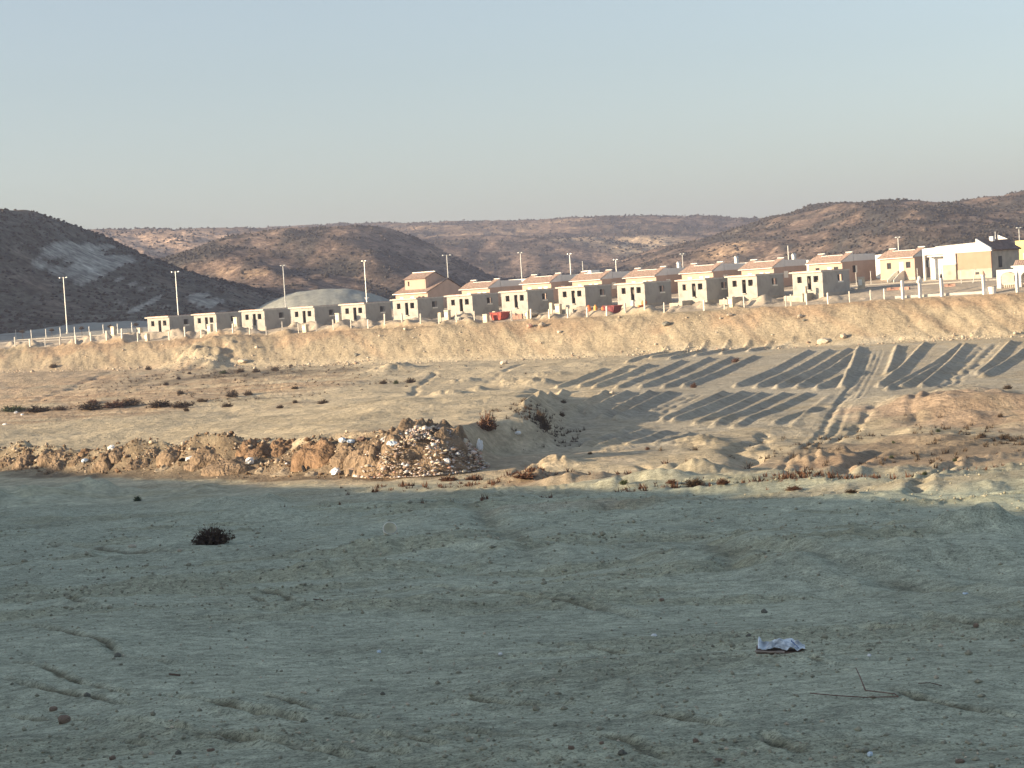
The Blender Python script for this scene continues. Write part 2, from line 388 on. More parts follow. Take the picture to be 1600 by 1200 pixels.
def soil_mat(name, scales, bump, bscale, stretch=(1, 1, 1)):
    mt, N, L, B = new_mat(name)
    tc = N.new('ShaderNodeTexCoord')
    mp = N.new('ShaderNodeMapping'); mp.inputs['Scale'].default_value = stretch
    L.new(tc.outputs['Object'], mp.inputs['Vector'])
    at_ = N.new('ShaderNodeAttribute'); at_.attribute_name = 'soil'
    col = at_.outputs['Color']
    for sc, lo, hi in scales:
        nz = N.new('ShaderNodeTexNoise'); nz.inputs['Scale'].default_value = sc; nz.inputs['Detail'].default_value = 7; nz.inputs['Roughness'].default_value = 0.6
        L.new(mp.outputs[0], nz.inputs['Vector'])
        rp = N.new('ShaderNodeMapRange'); rp.inputs['From Min'].default_value = 0.33; rp.inputs['From Max'].default_value = 0.67
        rp.inputs['To Min'].default_value = lo; rp.inputs['To Max'].default_value = hi
        L.new(nz.outputs['Fac'], rp.inputs['Value'])
        mx = N.new('ShaderNodeMix'); mx.data_type = 'RGBA'; mx.blend_type = 'MULTIPLY'; mx.inputs['Factor'].default_value = 1.0
        L.new(col, mx.inputs['A']); L.new(rp.outputs[0], mx.inputs['B'])
        col = mx.outputs['Result']
    L.new(col, B.inputs['Base Color'])
    B.inputs['Roughness'].default_value = 1.0
    B.inputs['Specular IOR Level'].default_value = 0.05
    n2 = N.new('ShaderNodeTexNoise'); n2.inputs['Scale'].default_value = bscale; n2.inputs['Detail'].default_value = 10; n2.inputs['Roughness'].default_value = 0.65
    L.new(mp.outputs[0], n2.inputs['Vector'])
    bp = N.new('ShaderNodeBump'); bp.inputs['Strength'].default_value = 1.0; bp.inputs['Distance'].default_value = bump
    L.new(n2.outputs['Fac'], bp.inputs['Height']); L.new(bp.outputs[0], B.inputs['Normal'])
    return mt

def add_flecks(name):
    # sparse dark crumbs and pits
    nt_ = MATS[name].node_tree; N = nt_.nodes; L = nt_.links; B = N['Principled BSDF']
    tc = N.new('ShaderNodeTexCoord'); col = B.inputs['Base Color'].links[0].from_socket
    for sc, lo, hi, dark in ((11.0, .60, .66, .74), (28.0, .57, .62, .62), (55.0, .57, .61, .62)):
        nz = N.new('ShaderNodeTexNoise'); nz.inputs['Scale'].default_value = sc; nz.inputs['Detail'].default_value = 3
        L.new(tc.outputs['Object'], nz.inputs['Vector'])
        mr = N.new('ShaderNodeMapRange'); mr.inputs['From Min'].default_value = lo; mr.inputs['From Max'].default_value = hi; mr.inputs['To Min'].default_value = 1.0; mr.inputs['To Max'].default_value = dark
        L.new(nz.outputs['Fac'], mr.inputs['Value'])
        mx = N.new('ShaderNodeMix'); mx.data_type = 'RGBA'; mx.blend_type = 'MULTIPLY'; mx.inputs['Factor'].default_value = 1.0
        L.new(col, mx.inputs['A']); L.new(mr.outputs[0], mx.inputs['B']); col = mx.outputs['Result']
    L.new(col, B.inputs['Base Color'])
soil_mat('soil_near', [(0.5, 0.85, 1.12), (4.0, 0.72, 1.2), (16.0, 0.84, 1.1), (60.0, 0.82, 1.1)], 0.03, 14.0)
add_flecks('soil_near')
soil_mat('soil_field', [(0.12, 0.85, 1.1), (0.8, 0.78, 1.18), (3.0, 0.75, 1.15)], 0.25, 1.8)
soil_mat('soil_bank', [(0.25, 0.88, 1.1), (1.6, 0.8, 1.15), (5.0, 0.82, 1.12)], 0.2, 2.2)
soil_mat('soil_plot', [(0.2, 0.88, 1.1), (1.2, 0.82, 1.15)], 0.1, 2.0)
soil_mat('hill_scrub_soil', [(0.02, 0.8, 1.15), (0.12, 0.55, 1.4), (0.45, 0.45, 1.5)], 1.4, 0.3)
plain('block', (0.335, 0.325, 0.30), 0.95, 0.10, 0.9, 0.01, 12, dirt=(0.275, 0.265, 0.245))
plain('slab', (0.50, 0.47, 0.42), 0.95, 0.12, 2.0)
plain('dark_inside', (0.22, 0.20, 0.18), 1.0, 0.2)
plain('plinth', (0.40, 0.36, 0.30), 0.95, 0.16, 1.2, 0.02, 8)
plain('peach_deep', (0.37, 0.255, 0.185), 0.9, 0.06, 1.0)
plain('peach', (0.45, 0.335, 0.27), 0.9, 0.06, 1.0)
plain('white_paint', (0.66, 0.655, 0.635), 0.8, 0.04, 1.5)
plain('yellow_paint', (0.80, 0.62, 0.26), 0.8, 0.05, 1.5)
plain('shutter_white', (0.80, 0.78, 0.70), 0.6, 0.03, 2.0)
plain('tile', (0.38, 0.275, 0.22), 0.9, 0.35, 3.5, 0.02, 6)
plain('dark_roof', (0.16, 0.12, 0.11), 0.9, 0.3, 2)
plain('glass', (0.03, 0.035, 0.04), 0.15, 0.1, 1)
plain('concrete_post', (0.66, 0.62, 0.54), 0.9, 0.1, 4)
plain('metal_grey', (0.52, 0.52, 0.50), 0.45, 0.08, 3, metal=0.5)
plain('pillar', (0.55, 0.48, 0.36), 0.9, 0.12, 2)
plain('asphalt', (0.36, 0.315, 0.26), 0.95, 0.2, 0.8)
plain('kerb', (0.36, 0.34, 0.30), 0.95, 0.12, 2)
plain('red_metal', (0.36, 0.075, 0.055), 0.6, 0.25, 2)
plain('dark_red_metal', (0.16, 0.04, 0.045), 0.7, 0.3, 2)
plain('orange', (0.62, 0.20, 0.08), 0.7, 0.2, 2)
plain('ochre', (0.62, 0.36, 0.12), 0.7, 0.15, 2)
plain('brick', (0.44, 0.27, 0.21), 0.9, 0.25, 3)
plain('dirt', (0.215, 0.16, 0.11), 1.0, 0.45, 1.6, 0.3, 4.0)
plain('dirt_red', (0.205, 0.135, 0.085), 1.0, 0.45, 1.6, 0.3, 4.0)
plain('dirt_pale', (0.30, 0.25, 0.185), 1.0, 0.25, 1.2, 0.12, 3.0)
plain('stone', (0.40, 0.33, 0.25), 0.95, 0.3, 2.5, 0.03, 8)
plain('stone_pale', (0.50, 0.44, 0.35), 0.95, 0.2, 2.5, 0.03, 8)
plain('stone_dark', (0.17, 0.165, 0.14), 0.95, 0.3, 4, 0.01, 12)
plain('stone_rust', (0.27, 0.20, 0.155), 0.95, 0.3, 8, 0.01, 30)
plain('clod', (0.29, 0.28, 0.215), 1.0, 0.3, 6, 0.01, 30)
plain('rubble', (0.46, 0.40, 0.37), 0.95, 0.5, 1.2)
plain('plastic_white', (0.72, 0.74, 0.76), 0.5, 0.1, 4)
plain('plastic_blue', (0.55, 0.65, 0.75), 0.5, 0.15, 4)
plain('plastic_black', (0.02, 0.02, 0.022), 0.5, 0.2, 4)
plain('paper', (0.50, 0.55, 0.60), 0.7, 0.45, 9)
plain('cardboard', (0.16, 0.11, 0.085), 0.9, 0.3, 6)
plain('cardboard_pale', (0.34, 0.28, 0.24), 0.9, 0.15, 6)
plain('ink_blue', (0.10, 0.16, 0.32), 0.7, 0.2, 9)
plain('rust_rod', (0.16, 0.10, 0.08), 0.9, 0.3, 10)
plain('bucket', (0.88, 0.86, 0.78), 0.5, 0.1, 4)
plain('bucket_in', (0.74, 0.72, 0.60), 0.6, 0.1, 4)
plain('twig_dark', (0.095, 0.066, 0.052), 1.0, 0.3, 6)
plain('twig_red', (0.12, 0.065, 0.042), 1.0, 0.3, 2)
plain('twig_brown', (0.085, 0.062, 0.042), 1.0, 0.3, 2)
plain('twig_green', (0.07, 0.085, 0.045), 1.0, 0.3, 2)
plain('scrub', (0.042, 0.037, 0.031), 1.0, 0.4, 0.05)
plain('rail', (0.70, 0.60, 0.48), 0.8, 0.1, 3)

# ------------------------------------------------------------------ mesh builder
class MB:
    def __init__(self): self.v = []; self.f = []
    def poly(self, pts):
        b = len(self.v); self.v += [tuple(p) for p in pts]; self.f.append(tuple(range(b, b + len(pts)))); return self
    def box(self, x0, x1, y0, y1, z0, z1):
        b = len(self.v)
        self.v += [(x0, y0, z0), (x1, y0, z0), (x1, y1, z0), (x0, y1, z0), (x0, y0, z1), (x1, y0, z1), (x1, y1, z1), (x0, y1, z1)]
        for q in ((0, 3, 2, 1), (4, 5, 6, 7), (0, 1, 5, 4), (1, 2, 6, 5), (2, 3, 7, 6), (3, 0, 4, 7)):
            self.f.append(tuple(b + i for i in q))
        return self
    def prism(self, prof, axis, a, b_):
        """profile of 2-D points pushed along an axis: 'x' uses (y,z), 'y' uses (x,z), 'z' uses (x,y)"""
        def P(p, k):
            return {'x': (k, p[0], p[1]), 'y': (p[0], k, p[1]), 'z': (p[0], p[1], k)}[axis]
        n = len(prof); b = len(self.v)
        self.v += [P(p, a) for p in prof] + [P(p, b_) for p in prof]
        self.f.append(tuple(b + i for i in range(n))); self.f.append(tuple(b + n + i for i in reversed(range(n))))
        for i in range(n):
            j = (i + 1) % n
            self.f.append((b + i, b + n + i, b + n + j, b + j))
        return self
    def tube(self, pts, rad, n=8, cap=True):
        pts = [Vector(p) for p in pts]; rings = []
        if not hasattr(rad, '__len__'): rad = [rad] * len(pts)
        for i, p in enumerate(pts):
            d = (pts[min(i + 1, len(pts) - 1)] - pts[max(i - 1, 0)]).normalized()
            a = d.cross(Vector((0, 0, 1)) if abs(d.z) < 0.9 else Vector((1, 0, 0))).normalized(); c = d.cross(a)
            b = len(self.v)
            for k in range(n):
                th = 2 * math.pi * k / n
                self.v.append(tuple(p + (a * math.cos(th) + c * math.sin(th)) * rad[i]))
            rings.append(b)
        for r0, r1 in zip(rings[:-1], rings[1:]):
            for k in range(n):
                self.f.append((r0 + k, r0 + (k + 1) % n, r1 + (k + 1) % n, r1 + k))
        if cap:
            self.f.append(tuple(rings[0] + k for k in reversed(range(n)))); self.f.append(tuple(rings[-1] + k for k in range(n)))
        return self
    def lathe(self, prof, n=12, c=(0, 0)):
        rings = []
        for r_, z in prof:
            b = len(self.v)
            for k in range(n):
                th = 2 * math.pi * k / n
                self.v.append((c[0] + r_ * math.cos(th), c[1] + r_ * math.sin(th), z))
            rings.append(b)
        for r0, r1 in zip(rings[:-1], rings[1:]):
            for k in range(n):
                self.f.append((r0 + k, r0 + (k + 1) % n, r1 + (k + 1) % n, r1 + k))
        self.f.append(tuple(rings[0] + k for k in reversed(range(n)))); self.f.append(tuple(rings[-1] + k for k in range(n)))
        return self
    def wall(self, axis, fixed, thick, a0, a1, z0, z1, holes):
        """upright wall with real openings. axis 'x': runs along x, outer face at y=fixed, thickness towards fixed+thick"""
        xs = sorted({a0, a1, *[h[0] for h in holes], *[h[1] for h in holes]}); zs = sorted({z0, z1, *[h[2] for h in holes], *[h[3] for h in holes]})
        def solid(i, j):
            if i < 0 or j < 0 or i >= len(xs) - 1 or j >= len(zs) - 1: return False
            cx = (xs[i] + xs[i + 1]) / 2; cz = (zs[j] + zs[j + 1]) / 2
            return not any(h[0] < cx < h[1] and h[2] < cz < h[3] for h in holes)
        f0, f1 = fixed, fixed + thick
        def P(a, f, z): return (a, f, z) if axis == 'x' else (f, a, z)
        for i in range(len(xs) - 1):
            for j in range(len(zs) - 1):
                if not solid(i, j): continue
                A, B_, C, D = xs[i], xs[i + 1], zs[j], zs[j + 1]
                self.poly([P(A, f0, C), P(B_, f0, C), P(B_, f0, D), P(A, f0, D)]); self.poly([P(A, f1, C), P(A, f1, D), P(B_, f1, D), P(B_, f1, C)])
                if not solid(i - 1, j): self.poly([P(A, f0, C), P(A, f0, D), P(A, f1, D), P(A, f1, C)])
                if not solid(i + 1, j): self.poly([P(B_, f0, C), P(B_, f1, C), P(B_, f1, D), P(B_, f0, D)])
                if not solid(i, j - 1): self.poly([P(A, f0, C), P(A, f1, C), P(B_, f1, C), P(B_, f0, C)])
                if not solid(i, j + 1): self.poly([P(A, f0, D), P(B_, f0, D), P(B_, f1, D), P(A, f1, D)])
        return self
    def mesh(self, name, mat, smooth=False):
        me = bpy.data.meshes.new(name); me.from_pydata(self.v, [], self.f); me.materials.append(MATS[mat])
        if smooth: me.polygons.foreach_set('use_smooth', [True] * len(me.polygons))
        me.update(); return me
    def build(self, name, mat, parent=None, smooth=False, label=None):
        o = bpy.data.objects.new(name, self.mesh(name, mat, smooth)); COL.objects.link(o)
        if parent: o.parent = parent
        if label: o['label'] = label
        return o

def tag(o, label, cat, group=None):
    o['label'] = label; o['category'] = cat
    if group: o['group'] = group
    return o
def empty(name, loc, rz=0.0):
    o = bpy.data.objects.new(name, None); COL.objects.link(o); o.location = loc; o.rotation_euler = (0, 0, rz); o.empty_display_size = 0.5
    return o
def copy_tree(o, parent=None):
    c = o.copy(); COL.objects.link(c); c.parent = parent
    for ch in list(o.children): copy_tree(ch, c)
    return c
def inst(name, me, loc, rz=0.0, sc=(1, 1, 1), rot=None):
    o = bpy.data.objects.new(name, me); COL.objects.link(o); o.location = loc
    o.rotation_euler = rot if rot else (0, 0, rz); o.scale = sc if hasattr(sc, '__len__') else (sc, sc, sc)
    return o
ORD = ['first', 'second', 'third', 'fourth', 'fifth', 'sixth', 'seventh', 'eighth', 'ninth', 'tenth', 'eleventh', 'twelfth', 'thirteenth', 'fourteenth']

# ------------------------------------------------------------------ build the ground sheet
zp = np.interp
vv = np.arange(870, 127, -1.1)
yt = np.geomspace(4, 300, 4000); vt = -np.interp(yt, PROF_Y, PROF_Z) * FPX / yt
vt = np.minimum.accumulate(vt)
rows = [0.6, 1.5, 3, 5, 7, 8.5] + list(np.interp(vv, vt[::-1], yt[::-1]))
rows = [r for i, r in enumerate(rows) if i == 0 or r > rows[i - 1] + 1e-4]
last = rows[-1]
rows += list(np.arange(last + 0.5, 366, 0.5)); rows += list(np.arange(367.5, 470, 2.0))
r_ = 472.0
while r_ < 2700: rows.append(r_); r_ *= 1.0075
rows = np.array(rows)
dense = np.linspace(-R(15.6), R(15.6), 850)
outer = np.concatenate([np.linspace(R(15.9), R(40), 34), np.linspace(R(42), R(180), 22)])
th = np.concatenate([-outer[::-1], dense, outer[:-0] if False else outer])
TH, RR = np.meshgrid(th, rows)
GX = RR * np.sin(TH); GY = RR * np.cos(TH)
GZ = base_z(GX, GY)
GZ = GZ + detail_z(GX.ravel(), GY.ravel()).reshape(GX.shape)
S_, T_ = st(GX, GY)

# soil colours; near ground, ruts and far ridge also carry painted light and shade
def lerp(a, b, k): return a * (1 - k[..., None]) + np.array(b) * k[..., None]
n1 = fbm(GX / 12, GY / 12, 3, 201); n2 = fbm(GX / 3, GY / 5, 3, 203)
soil = np.zeros(GX.shape + (3,)) + np.array([0.50, 0.53, 0.41])  # green tint puts the cool tone of the shade into the soil
soil = lerp(soil, (0.43, 0.43, 0.30), crumb(GX, GY) * .7)
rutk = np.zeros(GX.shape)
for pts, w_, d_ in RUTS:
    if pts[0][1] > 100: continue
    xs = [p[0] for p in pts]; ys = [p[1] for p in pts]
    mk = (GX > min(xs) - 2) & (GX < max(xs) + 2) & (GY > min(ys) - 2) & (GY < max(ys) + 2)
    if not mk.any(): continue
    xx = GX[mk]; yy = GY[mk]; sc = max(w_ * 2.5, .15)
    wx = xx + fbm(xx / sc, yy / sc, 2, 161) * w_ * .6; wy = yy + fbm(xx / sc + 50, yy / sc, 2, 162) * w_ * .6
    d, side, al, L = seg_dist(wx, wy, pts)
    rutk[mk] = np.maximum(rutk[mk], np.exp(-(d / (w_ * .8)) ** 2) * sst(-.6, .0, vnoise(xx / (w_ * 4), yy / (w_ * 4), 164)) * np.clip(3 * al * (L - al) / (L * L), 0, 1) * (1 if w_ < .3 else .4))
soil = lerp(soil, (0.20, 0.185, 0.125), np.clip(rutk * 1.8, 0, .9))  # darker crumbly soil, also painting in the shade of the grooves
lit_field_k = sst(76, 120, GY + GX * .9)  # green-to-tan change roughly follows the shadow edge, painting shaded and sunlit soil
soil = lerp(soil, (0.525, 0.45, 0.32), lit_field_k)
def blob(px, py, a, b, k=1.0, nse=0.6):
    p = march(px, py); q = ((GX - p[0]) / a) ** 2 + ((GY - p[1]) / b) ** 2
    return np.clip(1.3 - q + n2 * nse * 2, 0, 1) * k
grey = np.clip(blob(1150, 600, 42, 75) * sst(2, 8, GX - (GY - 150) * 0.12), 0, 1)
soil = lerp(soil, (0.41, 0.375, 0.30), grey)
for px, py, a, b, k in ((1530, 650, 9, 14, 0.6), (1450, 715, 10, 12, 0.55), (230, 600, 26, 26, 0.35), (60, 590, 22, 30, 0.4), (640, 680, 12, 8, 0.3), (840, 752, 4, 3, 0.6), (905, 755, 3, 3, 0.5), (1320, 720, 4, 4, 0.4), (1400, 762, 14, 4, 0.35)):
    soil = lerp(soil, (0.40, 0.265, 0.175), blob(px, py, a, b, k))
for px, py, a, b, k in ((1450, 705, 8, 8, 0.55), (340, 588, 14, 14, 0.7), (420, 585, 14, 12, 0.4), (260, 632, 18, 4, 0.45), (60, 640, 12, 4, 0.5)):
    soil = lerp(soil, (0.20, 0.17, 0.125), blob(px, py, a, b, k, 1.2))
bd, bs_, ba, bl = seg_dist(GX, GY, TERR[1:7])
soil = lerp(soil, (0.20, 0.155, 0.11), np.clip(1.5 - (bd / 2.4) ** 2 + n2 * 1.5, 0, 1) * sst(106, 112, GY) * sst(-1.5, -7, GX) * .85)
plough = sst(-14, -24, GX) * sst(190, 205, GY) * (1 - sst(262, 285, GY)) * sst(-.25, .1, n1)
soil = lerp(soil, (0.37, 0.25, 0.165), plough * (.5 + .5 * np.sin((GY + 0.25 * GX) / 7.5 * 2 * math.pi)) * .75)
emb = sst(-19, -16, T_) * (1 - sst(-7.5, -6, T_))
soil = lerp(soil, (0.36, 0.30, 0.21), emb * 0.9)
red = emb * np.clip(sst(-13.5, -9.5, T_ + n2 * 4) * (0.75 + 2.2 * n1) + 0.5 * sst(0.05, 0.4, fbm(S_ / 4 + T_ * 0.35, T_ / 30, 3, 211)), 0, 1)
soil = lerp(soil, (0.37, 0.26, 0.17), red * 0.7)
plat = sst(-7.5, -6, T_)
soil = lerp(soil, (0.41, 0.355, 0.285), plat)
lf = plat * sst(-55, -75, S_) * sst(6, 20, T_)
soil = lerp(soil, (0.30, 0.30, 0.275), lf)
# hills
hill_k = sst(30, 60, T_) * sst(405, 450, RR)
hn = fbm(GX / 38, GY / 60, 4, 221); hn2 = fbm(GX / 9, GY / 14, 3, 223)
scr = np.clip(0.76 + hn * 0.9 + hn2 * 1.4, 0, 1)
hillc = lerp(np.zeros(GX.shape + (3,)) + np.array([0.24, 0.175, 0.135]), (0.066, 0.062, 0.056), scr)
# near left hill: darker scrub with pale scree streaks
def hill_at(px, py):
    d = ray(px, py); d = d / d.y; Y = np.geomspace(420, 2600, 3000); g = ground(Y * d.x, Y)
    k = np.nonzero(Y * d.z < g)[0]; k = k[0] if len(k) else 2999
    return Vector((float(Y[k] * d.x), float(Y[k]), float(g[k])))
SCREE = [(hill_at(px, py), a, b, tl) for px, py, a, b, tl in ((52, 382, 5, 5, .75), (85, 385, 4, 4, .8), (118, 392, 7, 5.5, .85), (140, 412, 8, 5, .9), (160, 425, 5, 4.5, .8), (100, 425, 14, 1.1, .45), (150, 452, 10, 1.0, .45), (225, 455, 13, 1.5, .5), (305, 468, 7, 2.0, .7), (185, 472, 12, 1.1, .35), (330, 478, 6, 1.3, .5))]
def scree_mask(X, Y, Z):
    m_ = np.zeros(X.shape); nz = fbm(X / 7, Z / 6, 3, 231) * 1.0 + fbm(X / 2.2, Z / 14, 3, 233) * 1.1
    for p, a, b, tl in SCREE:
        dx = X - p.x; dz = Z - p.z + tl * dx
        q = (dx / a) ** 2 + (dz / b) ** 2 + ((Y - p.y) / 60) ** 2
        m_ = np.maximum(m_, sst(-.1, .3, .5 - q + nz * 1.25))
    return m_
hA = sst(700, 620, GY) * sst(0, -20, GX)
hillc = lerp(hillc, (0.115, 0.112, 0.092), hA * np.clip(0.85 + hn * 0.5 + scr * 0.3, 0, 1))
hillc = lerp(hillc, (0.37, 0.36, 0.32), scree_mask(GX, GY, GZ))
hillc = lerp(hillc, (0.46, 0.33, 0.24), np.clip(1.45 - ((GX - at(215, 378, 1250).x) / 62) ** 2 - ((GZ - at(215, 378, 1250).z) / 12) ** 2 - ((GY - 1250) / 260) ** 2 + hn2 * .8, 0, 1))  # pale far ridge, its sunlit look put into the colour
def patch(px, py, Y, a, b, yd, k):
    p = hill_at(px, py); q = ((GX - p.x) / a) ** 2 + ((GZ - p.z) / b) ** 2 + ((GY - p.y) / yd) ** 2
    return np.clip(1.3 - q + hn2 * 1.0, 0, 1) * k
hillc = lerp(hillc, (0.46, 0.36, 0.25), patch(1010, 384, 1330, 40, 9, 320, 1.0))
hillc = lerp(hillc, (0.44, 0.34, 0.24), patch(930, 372, 1330, 30, 4, 260, .9))
for a in ((790, 364, 1650, 80, 1.3, 300, .9), (640, 357, 1650, 50, 1.6, 300, .7), (880, 345, 1700, 30, 2.0, 300, .6), (770, 355, 1650, 80, 2.5, 300, .4), (1150, 385, 960, 9, 3, 200, .8), (1110, 398, 900, 8, 3, 200, .6), (700, 400, 1250, 12, 7, 250, .4), (400, 428, 780, 6, 1.8, 160, .9), (355, 425, 780, 5, 1.2, 160, .6)):
    hillc = lerp(hillc, (0.42, 0.30, 0.20), patch(*a))
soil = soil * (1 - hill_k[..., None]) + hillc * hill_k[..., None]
sp = np.clip(spoil_z(GX, GY) * 1.5, 0, 1) * (T_ > 20)
soil = lerp(soil, (0.33, 0.34, 0.31), sp)
soil *= (1 + 0.15 * n2 * (1 - hill_k) + 0.1 * n1)[..., None]
soil = np.clip(soil, 0.02, 0.9)

nr, nc = GX.shape
idx = np.arange(nr * nc).reshape(nr, nc)
quads = np.stack([idx[:-1, :-1], idx[:-1, 1:], idx[1:, 1:], idx[1:, :-1]], -1).reshape(-1, 4)
cs = ((S_[:-1, :-1] + S_[1:, 1:]) / 2).ravel(); ct = ((T_[:-1, :-1] + T_[1:, 1:]) / 2).ravel()
cy = ((GY[:-1, :-1] + GY[1:, 1:]) / 2).ravel(); cr = ((RR[:-1, :-1] + RR[1:, 1:]) / 2).ravel()
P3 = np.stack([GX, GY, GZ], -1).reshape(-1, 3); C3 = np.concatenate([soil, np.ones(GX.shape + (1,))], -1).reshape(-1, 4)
region = np.zeros(len(quads), int)
region[(cy > 108)] = 1
region[(ct > -18.5)] = 2
region[(ct > -7.6)] = 3
region[(ct > 60) & (cr > 440)] = 4
for k, (nm, mt) in enumerate((('ground', 'soil_near'), ('field', 'soil_field'), ('embankment', 'soil_bank'), ('building_plot', 'soil_plot'), ('hills', 'hill_scrub_soil'))):
    q = quads[region == k]
    if k == 0:   # close the small hole under the viewer
        pass
    u, inv = np.unique(q.ravel(), return_inverse=True)
    me = bpy.data.meshes.new(nm)
    me.vertices.add(len(u)); me.vertices.foreach_set('co', P3[u].ravel())
    me.loops.add(len(q) * 4); me.loops.foreach_set('vertex_index', inv.astype(np.int32).ravel()[::1])
    me.polygons.add(len(q)); me.polygons.foreach_set('loop_start', np.arange(0, len(q) * 4, 4, dtype=np.int32))
    me.update(calc_edges=True)
    me.flip_normals()
    me.polygons.foreach_set('use_smooth', np.ones(len(q), bool))
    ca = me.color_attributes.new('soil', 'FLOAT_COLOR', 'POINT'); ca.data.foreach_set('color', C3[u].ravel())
    me.materials.append(MATS[mt])
    o = bpy.data.objects.new(nm, me); COL.objects.link(o); o['kind'] = 'structure'

# the hill on the sunward side, out of frame, whose shadow lies over the foreground
EDGE = [(-38, 141), (-34, 134), (-18, 112), (-2, 88), (5, 66), (6.8, 50), (7.6, 41), (7.4, 30), (6.6, 12), (6, 0), (6, -60)]
LH = 62.0
cx_, cy_, cz_ = [], [], []
for ex, ey in EDGE:
    ze = float(base_z(np.array([ex]), np.array([ey]))[0])
    cx_.append(ex + TO_SUN.x * LH); cy_.append(ey + TO_SUN.y * LH); cz_.append(ze + LH * math.tan(SUN_EL))
order = np.argsort(cy_)
cyA = np.array(cy_)[order]; cxA = np.array(cx_)[order]; czA = np.array(cz_)[order]
hy = np.linspace(-160, cyA[-1] + 16, 260); hx = np.linspace(-45, 45, 60)
HY, HX = np.meshgrid(hy, hx, indexing='ij')
xc = np.interp(HY, cyA, cxA); zc = np.interp(HY, cyA, czA) - 14 * np.clip((HY - cyA[-1]) / 16, 0, 1) ** 1.2
zb_ = np.interp(HY, PROF_Y, PROF_Z) - 1.5
f_ = (1 - (HX / 45) ** 2) ** 1.3
HZ = zb_ + (zc - zb_) * f_ + 0.5 * f_ * fbm((xc + HX) / 3, HY / 3, 3, 301)
vs_ = np.stack([xc + HX, HY, HZ], -1).reshape(-1, 3).tolist()
fs_ = []
for i in range(len(hy) - 1):
    for j in range(len(hx) - 1):
        a = i * len(hx) + j; fs_.append((a, a + 1, a + len(hx) + 1, a + len(hx)))
mbh = MB(); mbh.v = vs_; mbh.f = fs_
oh = mbh.build('hill', 'dirt_pale', smooth=True); oh['kind'] = 'structure'

hy = np.linspace(322, 520, 120); hx = np.linspace(-62, 62, 50)  # unseen hill added off frame to shade the spoil mound and left plot
HY, HX = np.meshgrid(hy, hx, indexing='ij')
xc = -225 + (HY - 340) * .12; zc = np.interp(HY, [322, 350, 380, 450, 520], [-6, 34, 54, 54, 34])
f_ = np.clip(1 - (HX / 62) ** 2, 0, 1) ** 1.2
HZ = -6 + (zc + 6) * f_ + f_ * fbm((xc + HX) / 12, HY / 12, 3, 305) * 3
mbh = MB(); mbh.v = np.stack([xc + HX, HY, HZ], -1).reshape(-1, 3).tolist()
mbh.f = [(i * 50 + j, i * 50 + j + 1, i * 50 + j + 51, i * 50 + j + 50) for i in range(119) for j in range(49)]
oh = mbh.build('hill', 'dirt', smooth=True); oh['kind'] = 'structure'

# road and kerb on the plot
def strip(t0, t1, s0, s1, n, dz, mat, name):
    mb = MB()
    for i in range(n):
        sa = s0 + (s1 - s0) * i / n; sb = s0 + (s1 - s0) * (i + 1) / n
        q = []
        for (s, t) in ((sa, t0), (sb, t0), (sb, t1), (sa, t1)):
            x, y = unst(s, t); q.append((x, y, float(plateau_z(np.array(s), np.array(t))) + dz))
        mb.poly(q)
    o = mb.build(name, mat); o['kind'] = 'structure'; return o
strip(9.4, 15.6, -150, 130, 60, 0.05, 'asphalt', 'road')
for tk in (9.0, 15.6):
    mb = MB()
    for i in range(60):
        sa = -150 + 280 * i / 60; sb = -150 + 280 * (i + 1) / 60
        b = len(mb.v)
        for s in (sa, sb):
            for (t, dz) in ((tk, -0.3), (tk + 0.4, -0.3), (tk + 0.4, 0.16), (tk, 0.16)):
                x, y = unst(s, t); mb.v.append((x, y, float(plateau_z(np.array(s), np.array(t))) + dz))
        for k in range(4):
            mb.f.append((b + k, b + (k + 1) % 4, b + 4 + (k + 1) % 4, b + 4 + k))
    o = mb.build('kerb', 'kerb'); o['kind'] = 'structure'



# ------------------------------------------------------------------ front row of unfinished block houses
def on_line(px, t, py=490):
    d = ray(px, py); k = d.x / d.y
    Y = (t + ROWY * E2[1]) / (k * E2[0] + E2[1])
    return k * Y, Y
def yaw_for(x, y, alpha):
    return math.atan2(-y, -x) - alpha + math.pi / 2      # local -Y is the front

